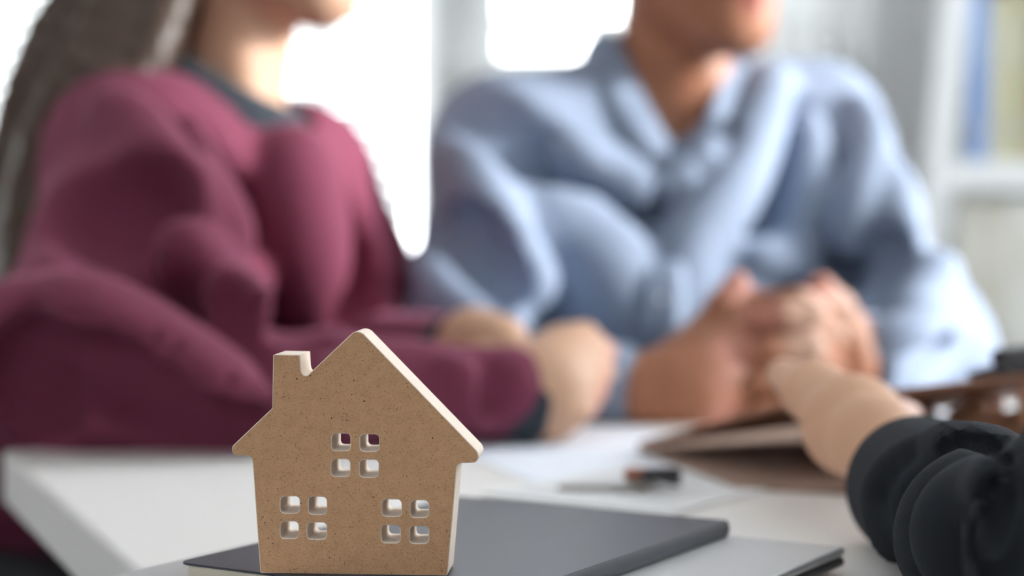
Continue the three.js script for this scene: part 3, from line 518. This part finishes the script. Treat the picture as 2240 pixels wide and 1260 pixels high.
  const spots = [[hf.places.mouth, 0.026, [0.48, 0.15, 0.13], 0.8], [loc(hc, HB, 0, -0.105, 0.055), 0.04, [0.16, 0.1, 0.075], 0.75], [loc(hc, HB, 0, -0.044, 0.1), 0.022, [0.3, 0.18, 0.13], 0.5]];
  for (const [x, y, d] of [[1665, 686, 1.36], [1600, 772, 1.36], [1556, 842, 1.36], [1565, 908, 1.36], [1612, 618, 1.385], [1795, 625, 1.385]]) spots.push([P(x, y, d), 0.024, pink, 0.75]);
  for (const [x, y, d] of [[1772, 684, 1.36], [1772, 760, 1.36], [1772, 830, 1.36], [1838, 690, 1.4]]) spots.push([P(x, y, d), 0.03, pale, 0.6]);  // lit knuckles painted as pale spots into the skin colour
  mesh('body', skinGeo([hf, bf, hr, hl], tone, spots, 0, [0.005, 0.012, 0.0032, 0.0032]), skin(), t);
  eyes(t, hf, HB, 1);
  const hair = new Field(), L = hf.places.L; hair.ell(L(0, 0.05, -0.022), [0.084, 0.09, 0.098], HB, 0.02).ell(L(0, 0.1, 0.05), [0.06, 0.035, 0.05], HB, 0.03).cut(L(0, 0.055, 0.055), HB[2].clone().multiplyScalar(-0.8).addScaledVector(HB[1], 0.6), 0.02).cut(L(0, -0.035, 0), HB[1], 0.02);
  hair.warp = (x, y, z) => 0.003 * noise.noise(x * 90, y * 40, z * 90);
  mesh('hair', hair.auto(0.006), std(lin(0.014, 0.01, 0.008), 0.45), t);
  for (const e of [-1, 1]) mesh('eyebrow', new Field().chain([L(e * 0.048, 0.03, 0.082), L(e * 0.032, 0.037, 0.094), L(e * 0.014, 0.032, 0.101)], [0.003, 0.0045, 0.004]).auto(0.0025), std(lin(0.02, 0.014, 0.01), 0.8), t);
  const w = new Field(), wa = P(1862, 800, 1.449), wb = P(1852, 798, 1.443), wx = wb.clone().sub(wa).normalize(); w.cone(wa, wb, 0.034, 0.034).cut(wa.clone().addScaledVector(wx, -0.004), wx).cut(wb.clone().addScaledVector(wx, 0.004), wx.clone().negate());
  const wrap = mesh('watch_strap', w.auto(0.003), std(lin(0.02, 0.012, 0.01), 0.4), t); wrap.userData.label = 'dark brown wrist strap below the cuff';
  legs(t, V(belly.x, 0.53, belly.z - 0.01), basis(0.39, -0.92), std(lin(0.03, 0.035, 0.05), 0.85), std(lin(0.02, 0.015, 0.012), 0.4), 0.42, 0.1);
}

// ---- the woman in the maroon sweater
{
  const t = person('person', 'woman with long brown hair in a maroon sweater holding the man\'s forearm');
  const B = basis(0.85, -0.53, 0.16), tone = [0.6, 0.365, 0.245];
  const neck = P(488, 205, 1.54), chest = P(455, 555, 1.535), belly = P(230, 860, 1.56), shR = P(285, 348, 1.43), shL = P(665, 378, 1.63), elR = P(185, 790, 1.235), elL = P(770, 800, 1.54), wrR = P(1120, 852, 1.225), wrL = P(1015, 775, 1.33);
  const hc = P(556, -205, 1.525), HB = basis(0.9, -0.42, -0.1);
  const f = new Field();
  f.ell(chest, [0.15, 0.13, 0.098], B, 0.06).ell(belly, [0.15, 0.19, 0.13], B, 0.08).ell(P(640, 520, 1.56), [0.06, 0.075, 0.05], B, 0.06);
  f.ell(P(40, 860, 1.5), [0.09, 0.13, 0.09], B, 0.06);
  f.cone(loc(neck, B, -0.02, -0.055, -0.012), shR, 0.058, 0.064, 0.06).cone(loc(neck, B, 0.02, -0.055, -0.012), shL, 0.055, 0.052, 0.06);
  f.cone(shR, P(278, 560, 1.32), 0.062, 0.061, 0.05).cone(P(278, 560, 1.32), elR, 0.061, 0.062, 0.05).cone(elR, P(560, 850, 1.22), 0.062, 0.055, 0.05).cone(P(560, 850, 1.22), P(900, 872, 1.225), 0.052, 0.036, 0.03).cone(P(900, 872, 1.225), P(1115, 858, 1.225), 0.036, 0.032, 0.02);
  f.cone(shL, P(760, 600, 1.59), 0.052, 0.05, 0.04).cone(P(760, 600, 1.59), elL, 0.05, 0.05, 0.04).cone(elL, P(985, 790, 1.36), 0.048, 0.036, 0.03);
  f.freeze();
  const R = (px, r = 0.012, k = 0.03, l = 0) => f.fold(px, r, k * 0.8, false, l), G = (px, r = 0.012, k = 0.03, l = 0.005) => f.fold(px, r * 1.15, k * 0.8, true, l * 0.7);
  G([[440, 310], [475, 400], [520, 500], [575, 600], [640, 690]], 0.022, 0.04, 0.01); R([[390, 280], [430, 390], [480, 500], [520, 590]], 0.012, 0.03, 0.003); G([[310, 250], [360, 330], [410, 410]], 0.006, 0.03, 0.002); R([[235, 230], [300, 290], [370, 390], [420, 470]], 0.013, 0.03, 0.003);
  R([[650, 330], [650, 440], [665, 560], [690, 680]], 0.016, 0.05, 0.004); G([[735, 420], [755, 560], [760, 680]], 0.01, 0.04); 
  G([[180, 430], [260, 450], [330, 460]], 0.016, 0.05); G([[230, 560], [320, 570], [420, 600], [480, 640]], 0.016, 0.04); R([[380, 520], [450, 580], [520, 650], [590, 720]], 0.009, 0.03);
  R([[545, 600], [510, 640], [455, 690]], 0.009, 0.03); G([[520, 665], [490, 700], [470, 740]], 0.011, 0.02, 0.006); R([[560, 660], [580, 720], [620, 760]], 0.011, 0.02, 0.004); G([[600, 680], [640, 730], [700, 760]], 0.01, 0.02, 0.005); G([[300, 650], [380, 700], [470, 770], [560, 830]], 0.012, 0.05);
  R([[110, 680], [230, 740], [370, 820], [520, 900]], 0.013, 0.05); G([[150, 760], [270, 820], [400, 890], [520, 950]], 0.012, 0.04); R([[20, 680], [30, 780], [10, 900]], 0.014, 0.04); G([[80, 760], [70, 850], [40, 930]], 0.012, 0.04);
  R([[980, 800], [1040, 850], [1060, 920]], 0.007, 0.015); G([[1070, 800], [1080, 850], [1060, 900]], 0.006, 0.01, 0.003); R([[700, 800], [760, 880], [780, 950]], 0.008, 0.02);
  // neck opening
  f.cone(loc(neck, B, 0, -0.05, 0.006), loc(neck, B, 0, 0.12, 0.0), 0.074, 0.085, 0.006, true);
  const wool = phys(lin(0.18, 0.032, 0.07), 0.9, { sheen: 0.9, sheenRoughness: 0.5, sheenColor: lin(0.7, 0.3, 0.45) }), navy = phys(lin(0.022, 0.03, 0.042), 0.9, { sheen: 0.4, sheenColor: lin(0.3, 0.4, 0.5) });
  mesh('sweater', f.auto(0.0068), wool, t);
  const rim = new Field();
  for (const [r, dy, w] of [[0.056, 0.008, 0.01], [0.063, -0.002, 0.0115], [0.069, -0.012, 0.0105]]) { const ring = []; for (let i = 0; i <= 32; i++) { const a = i / 32 * Math.PI * 2; ring.push(loc(neck, B, Math.sin(a) * r, dy - 0.002 - 0.02 * Math.cos(a) - 0.011 * Math.sin(a), 0.002 + Math.cos(a) * (r + 0.003))); } rim.chain(ring, [w], 0.008); }
  mesh('collar', rim.auto(0.005), navy, t).userData.label = 'dark navy ribbed neckband';
  for (const [a, b, r] of [[P(1110, 868, 1.225), P(1165, 876, 1.23), 0.03], [P(985, 790, 1.36), P(1008, 780, 1.335), 0.033]]) { const c = new Field(), ax = b.clone().sub(a).normalize(); c.cone(a, b, r, r, 0.005).cut(a.clone().addScaledVector(ax, -0.006), ax).cut(b.clone().addScaledVector(ax, 0.008), ax.clone().negate()); mesh('cuff', c.auto(0.004), navy, t).userData.label = 'dark navy ribbed cuff'; }
  const hf = headField(hc, HB, 0.94);
  hf.cone(loc(hc, HB, 0, -0.05, -0.025), loc(neck, B, 0, -0.02, 0.0), 0.046, 0.047, 0.03).cone(loc(hc, HB, 0.03, -0.05, 0.0), loc(neck, B, 0.012, -0.015, 0.04), 0.012, 0.012, 0.025).cone(loc(hc, HB, -0.035, -0.05, -0.01), loc(neck, B, -0.012, -0.02, 0.042), 0.012, 0.011, 0.025);
  const bf = new Field();
  bf.cone(loc(hc, HB, 0, -0.07, -0.02), loc(neck, B, 0, -0.03, 0), 0.042, 0.047, 0.03).ell(loc(chest, B, 0, 0.0, -0.006), [0.12, 0.13, 0.075], B, 0.05).ell(belly, [0.12, 0.18, 0.1], B, 0.05).cone(loc(neck, B, -0.03, -0.06, -0.012), shR, 0.05, 0.04, 0.04).cone(loc(neck, B, 0.03, -0.06, -0.012), shL, 0.05, 0.035, 0.04);
  bf.ell(loc(neck, B, 0, -0.05, 0.01), [0.06, 0.03, 0.062], B, 0.03);
  bf.chain([shR, elR, P(900, 872, 1.225), wrR], [0.02, 0.02, 0.014, 0.022], 0.02).chain([shL, elL, wrL], [0.02, 0.018, 0.022], 0.02);
  const hr = new Field();   // her right hand closes over the man's cuff
  hr.cone(P(1130, 868, 1.225), P(1190, 850, 1.24), 0.022, 0.024, 0.02).cone(P(1190, 850, 1.24), P(1235, 775, 1.27), 0.026, 0.022, 0.03).cone(P(1190, 870, 1.24), P(1255, 830, 1.265), 0.022, 0.018, 0.03);
  [[1215, 752, 1276, 735, 1326, 772, 1.28], [1232, 772, 1290, 760, 1322, 815, 1.27], [1240, 800, 1290, 800, 1306, 855, 1.26], [1240, 830, 1278, 840, 1285, 890, 1.25]].forEach(([a, b, c, d, e, g, z], i) => hr.chain([P(a, b, z), P(c, d, z + 0.005), P(e, g, z + 0.008)], [0.0115, 0.0102, 0.0085], 0.004));
  hr.chain([P(1185, 870, 1.225), P(1225, 890, 1.22), P(1262, 900, 1.225)], [0.0135, 0.0115, 0.0095], 0.006);
  const hl = new Field();   // her left hand arches over his forearm from behind
  hl.cone(P(1000, 785, 1.34), P(1035, 752, 1.32), 0.021, 0.022, 0.02).cone(P(1035, 752, 1.32), P(1085, 752, 1.295), 0.022, 0.02, 0.02).cone(P(1050, 770, 1.32), P(1100, 770, 1.3), 0.02, 0.018, 0.02);
  [[1080, 745, 1128, 775, 1140, 850], [1090, 752, 1143, 795, 1152, 862], [1075, 750, 1112, 765, 1122, 835], [1100, 760, 1160, 790, 1172, 845]].forEach(([a, b, c, d, e, g], i) => hl.chain([P(a, b, 1.3), P(c, d, 1.275 + i * 0.008), P(e, g, 1.272 + i * 0.008)], [0.0115, 0.0103, 0.0085], 0.004));
  hl.chain([P(1030, 765, 1.31), P(1060, 780, 1.28), P(1095, 800, 1.272)], [0.012, 0.0105, 0.009], 0.006);
  const pink = [0.66, 0.33, 0.27], spots = [[hf.places.mouth, 0.024, [0.55, 0.14, 0.14], 0.85]];
  for (const [x, y, d] of [[1140, 850, 1.27], [1152, 860, 1.27], [1122, 835, 1.27], [1322, 775, 1.29], [1306, 855, 1.26], [1285, 890, 1.25]]) spots.push([P(x, y, d), 0.025, pink, 0.7]);
  mesh('body', skinGeo([hf, bf, hr, hl], tone, spots, 0, [0.005, 0.012, 0.0032, 0.0032]), skin(), t);
  eyes(t, hf, HB, 0.94);
  // long hair: locks that fall from the crown behind the near shoulder
  const hair = new Field(), L = hf.places.L; hair.ell(L(0, 0.045, -0.028), [0.088, 0.096, 0.098], HB, 0.02).cut(L(0, 0.03, 0.06), HB[2].clone().multiplyScalar(-0.85).addScaledVector(HB[1], 0.5), 0.02);
  const path = [[480, -330], [330, -120], [235, 60], [160, 210], [85, 360], [40, 500], [5, 660]];
  for (let i = 0; i < 17; i++) {
    const a = i / 16 - 0.5, j = (rnd() - 0.5) * 0.3, pts = path.map(([x, y], k) => { const w = [60, 150, 210, 200, 150, 110, 70][k]; return P(x + a * w + (rnd() - 0.5) * 10, y + a * w * 0.28 + Math.abs(a) * (k > 3 ? -10 : 6), [1.5, 1.475, 1.44, 1.41, 1.395, 1.385, 1.38][k] + j * 0.05 + a * -0.03 + (i % 3) * 0.012); });
    const c = new THREE.CatmullRomCurve3(pts).getPoints(16); hair.chain(c, c.map((_, k) => 0.0165 - 0.0075 * (k / 16) ** 2), 0.006);
  }
  for (let i = 0; i < 6; i++) { const x = 345 + i * 12, c = new THREE.CatmullRomCurve3([P(x + 30, -160, 1.46 + i * 0.006), P(x + 10, -20, 1.455 + i * 0.01), P(x - 8, 90, 1.455 + i * 0.012), P(x - 25, 165, 1.46 + i * 0.014)]).getPoints(8); hair.chain(c, [0.016, 0.016, 0.015, 0.014, 0.013, 0.012], 0.008); }
  hair.warp = (x, y, z, d) => d > 0.02 ? 0 : 0.003 * noise.noise((x + y * 0.45) * 130, y * 6, z * 90);
  mesh('hair', hair.auto(0.0055), phys(lin(0.065, 0.037, 0.024), 0.42, { sheen: 0.25, sheenColor: lin(0.6, 0.5, 0.45), sheenRoughness: 0.4 }), t);
  for (const e of [-1, 1]) mesh('eyebrow', new Field().chain([L(e * 0.048, 0.03, 0.082), L(e * 0.032, 0.037, 0.094), L(e * 0.014, 0.032, 0.1)], [0.002, 0.0034, 0.003]).auto(0.0025), std(lin(0.03, 0.02, 0.015), 0.8), t);
  legs(t, V(belly.x - 0.03, 0.55, belly.z - 0.02), basis(0.5, -0.87), std(lin(0.012, 0.014, 0.018), 0.9), std(lin(0.02, 0.015, 0.012), 0.4), 0.4, 0.09);
}

// ---- the person in black on the right, seen by the near sleeve and both hands
{
  const t = person('person', 'person in a black jacket at the right edge holding the brown folder');
  const B = basis(-0.12, -1 * -1, 0), tone = [0.62, 0.36, 0.23];
  const el = V(0.197, TABLE + 0.034, -0.575), sh = V(0.262, TABLE + 0.31, -0.42), cuff = P(2012, 1068, 0.83), wr = P(1945, 1000, 0.88);
  const C = V(0.43, TABLE + 0.1, -0.36), shR = V(0.59, TABLE + 0.3, -0.44), elR = V(0.6, TABLE + 0.07, -0.66), wrR = V(0.36, TABLE + 0.04, -0.99);
  const f = new Field();
  f.cone(el, cuff, 0.04, 0.034, 0.03).cone(sh, el, 0.062, 0.044, 0.02);
  f.freeze();
  const z = (l) => l.map(([x, y]) => [1640 + x / 2.625, 780 + y / 2.625]);
  const R = (l, r, k = 0.008, h = 0) => f.fold(z(l), r, k, false, h), G = (l, r, k = 0.008, h = 0.002) => f.fold(z(l), r, k, true, h);
  R([[1010, 500], [870, 590], [780, 700], [742, 830], [770, 980], [830, 1120]], 0.004, 0.008); R([[1040, 490], [1200, 495], [1400, 530], [1500, 580]], 0.006, 0.008); R([[1080, 570], [1140, 605], [1300, 645], [1450, 690]], 0.005, 0.006, 0.001);
  R([[1420, 695], [1290, 705], [1150, 800], [1060, 920], [1000, 1060], [985, 1250]], 0.009, 0.008, 0.001); R([[1460, 715], [1330, 795], [1235, 890], [1185, 1000], [1170, 1100], [1190, 1250]], 0.011, 0.008, 0.003); R([[1470, 820], [1425, 920], [1405, 1060], [1400, 1240]], 0.007, 0.006, 0.003);
  G([[1080, 660], [980, 720], [880, 830], [850, 960], [880, 1090]], 0.01, 0.01, 0.004);
  G([[1120, 545], [1230, 565], [1360, 605], [1480, 650]], 0.007, 0.004, 0.003); G([[1400, 735], [1270, 812], [1170, 910], [1112, 1010], [1085, 1120], [1100, 1260]], 0.008, 0.003, 0.005); G([[1470, 760], [1400, 860], [1350, 980], [1300, 1090], [1250, 1130]], 0.006, 0.004, 0.007); G([[1475, 870], [1460, 1000], [1450, 1130], [1450, 1260]], 0.006, 0.004, 0.005);
  const cx = cuff.clone().sub(el).normalize(); f.cut(cuff.clone().addScaledVector(cx, 0.012), cx.clone().multiplyScalar(-1).negate().multiplyScalar(-1), 0.003);
  const weave = dataTex(128, (u, v) => { const a = Math.floor(u * 16), b = Math.floor(v * 16), fu = u * 16 - a, fv = v * 16 - b, s = Math.sin(fu * Math.PI) * Math.sin(fv * Math.PI); return (a + b) % 2 ? 0.25 + 0.75 * s : 0.15 + 0.45 * s; });
  weave.repeat.set(1 / 0.0088, 1 / 0.0088);
  const wool = phys(lin(0.02, 0.023, 0.028), 0.72, { specularIntensity: 0.3, sheen: 0.25, sheenColor: lin(0.32, 0.4, 0.54), sheenRoughness: 0.5, bumpMap: weave, bumpScale: 0.0005 });
  const sg = f.auto(0.0028);
  { // cloth coordinates: along the arm and round it
    const p = sg.attributes.position, uv = sg.attributes.uv, ref = V(0.3, -0.5, 0).addScaledVector(cx, -V(0.3, -0.5, 0).dot(cx)).normalize(), o = ref.clone().cross(cx), v = V();
    for (let i = 0; i < p.count; i++) { v.fromBufferAttribute(p, i).sub(el); const s = v.dot(cx), a = Math.atan2(v.dot(o), v.dot(ref)); uv.setXY(i, s, a * 0.055); }
  }
  mesh('sleeve', sg, wool, t);
  const j = new Field(); j.ell(C, [0.18, 0.24, 0.12], B, 0.06).ell(loc(C, B, 0, -0.25, -0.02), [0.17, 0.16, 0.125], B, 0.06).cone(V(0.43, TABLE + 0.36, -0.36), sh, 0.06, 0.066, 0.05).cone(V(0.43, TABLE + 0.36, -0.36), shR, 0.06, 0.066, 0.05).cone(shR, elR, 0.066, 0.058, 0.04).cone(elR, wrR, 0.058, 0.042, 0.03);
  j.cone(V(0.425, TABLE + 0.33, -0.37), V(0.425, TABLE + 0.5, -0.38), 0.056, 0.07, 0.01, true);
  const jx = wrR.clone().sub(elR).normalize(); j.cut(wrR.clone().addScaledVector(jx, 0.01), jx.clone().negate().negate().multiplyScalar(-1), 0.003);
  mesh('jacket', j.auto(0.009), wool, t);
  const hc = V(0.42, TABLE + 0.53, -0.42), HB = basis(-0.2, 1, 0.1), hf = headField(hc, HB, 0.97);
  hf.cone(loc(hc, HB, 0, -0.05, -0.025), V(0.427, TABLE + 0.33, -0.37), 0.05, 0.052, 0.03);
  const bf = new Field(); bf.cone(V(0.427, TABLE + 0.4, -0.38), V(0.427, TABLE + 0.3, -0.37), 0.05, 0.06, 0.03).ell(C, [0.14, 0.2, 0.09], B, 0.05).chain([sh, el, P(2030, 1078, 0.8), wr], [0.03, 0.008, 0.012, 0.018], 0.015).chain([shR, elR, wrR], [0.045, 0.036, 0.026], 0.03);
  // left hand: thumb on top of the board, fingers closed beneath it
  const h1 = new Field();
  h1.cone(P(1990, 1040, 0.85), P(1915, 965, 0.9), 0.019, 0.018, 0.02).cone(P(1915, 965, 0.9), P(1862, 930, 0.94), 0.018, 0.021, 0.02).cone(P(1862, 930, 0.94), P(1822, 893, 0.965), 0.02, 0.016, 0.02).cone(P(1880, 930, 0.94), P(1925, 918, 0.965), 0.018, 0.014, 0.02);
  h1.chain([P(1830, 905, 0.955), P(1765, 862, 0.985), P(1712, 818, 1.01)], [0.0155, 0.0125, 0.0092], 0.008);
  h1.chain([P(1810, 870, 0.965), P(1790, 846, 0.99), P(1775, 830, 1.005)], [0.014, 0.012, 0.009], 0.01);
  [[1890, 905, 1935, 902, 1985, 912, 0.97], [1880, 925, 1940, 922, 1990, 930, 0.975], [1875, 945, 1930, 945, 1975, 950, 0.98]].forEach(([a, b, c, d, e, g, q]) => h1.chain([P(a, b, q - 0.02), P(c, d, q + 0.01), P(e, g, q + 0.03)], [0.0115, 0.0105, 0.009], 0.004));
  // right hand beneath the far end of the board
  const h2 = new Field();
  h2.cone(wrR, P(2330, 960, 1.12), 0.024, 0.025, 0.02).cone(P(2330, 960, 1.12), P(2220, 955, 1.16), 0.024, 0.018, 0.02);
  [[2200, 960, 2118, 945, 2136, 886], [2210, 968, 2085, 966, 2098, 912], [2190, 965, 2030, 950, 2025, 912], [2240, 970, 2160, 966, 2172, 896]].forEach(([a, b, c, d, e, g], i) => h2.chain([P(a, b, 1.16), P(c, d, 1.17 + i * 0.014), P(e, g, 1.17 + i * 0.014)], [0.011, 0.0105, 0.0085], 0.004));
  h2.chain([P(2300, 940, 1.12), P(2270, 900, 1.1), P(2260, 850, 1.09)], [0.0135, 0.0115, 0.0095], 0.006);
  const pink = [0.66, 0.34, 0.28], spots = [[hf.places.mouth, 0.024, [0.5, 0.15, 0.14], 0.8], [P(1985, 915, 0.99), 0.03, [0.75, 0.5, 0.44], 0.8], [P(1712, 818, 1.0), 0.02, [0.68, 0.42, 0.32], 0.6]];  // bright knuckle and thumb tip painted paler into the skin colour
  mesh('body', skinGeo([hf, bf, h1, h2], tone, spots, 0, [0.006, 0.012, 0.0032, 0.0034]), skin(), t);
  eyes(t, hf, HB, 0.97);
  const hair = new Field(), L = hf.places.L; hair.ell(L(0, 0.048, -0.026), [0.084, 0.09, 0.096], HB, 0.02).cut(L(0, 0.05, 0.058), HB[2].clone().multiplyScalar(-0.8).addScaledVector(HB[1], 0.6), 0.02).cut(L(0, -0.05, 0), HB[1], 0.02);
  mesh('hair', hair.auto(0.007), std(lin(0.012, 0.01, 0.009), 0.5), t);
  legs(t, V(0.44, 0.53, -0.32), basis(0.1, 1), std(lin(0.014, 0.015, 0.018), 0.9), std(lin(0.02, 0.015, 0.012), 0.4), 0.42, 0.1);
}

// ---------------------------------------------------------------- chairs
{
  // the man's tub chair
  const c = P(1465, 800, 1.83), F = basis(0.39, -0.92), t = thing('tub_chair', 'white tub chair whose rounded back shows between the two people', 'chair', V(c.x, 0, c.z), Math.atan2(F[2].x, F[2].z));
  const N = 40, pos = [], ix = [], y0 = 0.4, r0 = 0.285;
  for (let i = 0; i <= N; i++) { const a = -Math.PI * 0.62 + i / N * Math.PI * 1.24, e = Math.abs(i / N - 0.5) * 2, top = 0.825 - 0.03 * e * e, th = 0.022; for (let k = 0; k <= 12; k++) { const q = k / 12 * Math.PI * 2, cy = (y0 + top) / 2, hh = (top - y0) / 2, rr = r0 + Math.cos(q) * th, yy = cy + Math.sign(Math.sin(q)) * Math.abs(Math.sin(q)) ** 0.35 * hh; pos.push(Math.sin(a) * rr, yy, -Math.cos(a) * rr); } }
  for (let i = 0; i < N; i++) for (let k = 0; k < 12; k++) { const a = i * 13 + k, b = a + 13; ix.push(a, b, a + 1, a + 1, b, b + 1); }
  for (const s of [0, N]) for (let k = 1; k < 11; k++) ix.push(s * 13, s * 13 + k, s * 13 + k + 1);
  const g = new THREE.BufferGeometry(); g.setAttribute('position', new THREE.Float32BufferAttribute(pos, 3)); g.setIndex(ix); g.computeVertexNormals(); g.setAttribute('uv', new THREE.Float32BufferAttribute(new Float32Array(pos.length / 3 * 2), 2));
  mesh('backrest', g, std(lin(0.7, 0.75, 0.8), 0.7, { side: THREE.DoubleSide }), t);
  mesh('seat', new THREE.CylinderGeometry(0.26, 0.25, 0.06, 40).translate(0, 0.41, 0), std(lin(0.68, 0.72, 0.76), 0.75), t);
  for (const [x, z] of [[-1, -1], [1, -1], [-1, 1], [1, 1]]) mesh('leg', new THREE.CylinderGeometry(0.014, 0.011, 0.4, 14).translate(x * 0.17, 0.2, z * 0.17), M.metal, t);
}
{
  const mk = (label, pos, turn) => {
    const t = thing('side_chair', label, 'chair', pos, turn, undefined), m = std(lin(0.06, 0.062, 0.066), 0.6);
    mesh('seat', rbox(0.42, 0.045, 0.42, 0.018, 0, 0.405, 0), m, t);
    for (const [x, z] of [[-1, -1], [1, -1], [-1, 1], [1, 1]]) mesh('leg', new THREE.CylinderGeometry(0.012, 0.01, 0.39, 12).translate(x * 0.18, 0.195, z * 0.18), M.darkMetal, t);
    for (const x of [-1, 1]) mesh('back_post', new THREE.CylinderGeometry(0.011, 0.011, 0.4, 12).translate(x * 0.18, 0.6, -0.215), M.darkMetal, t);
    mesh('backrest', rbox(0.4, 0.2, 0.03, 0.012, 0, 0.74, -0.215), m, t);
    return t;
  };
  const a = mk('dark side chair under the woman in the maroon sweater', V(-0.4, 0, -1.62), Math.atan2(0.5, 0.87));
  const b = a.clone(); b.name = numbered('side_chair'); b.userData = { label: 'dark side chair under the person in the black jacket', category: 'chair' }; b.position.set(0.44, 0, -0.3); b.rotation.y = Math.PI + 0.1; scene.add(b);
}
renderer.render(scene, camera);
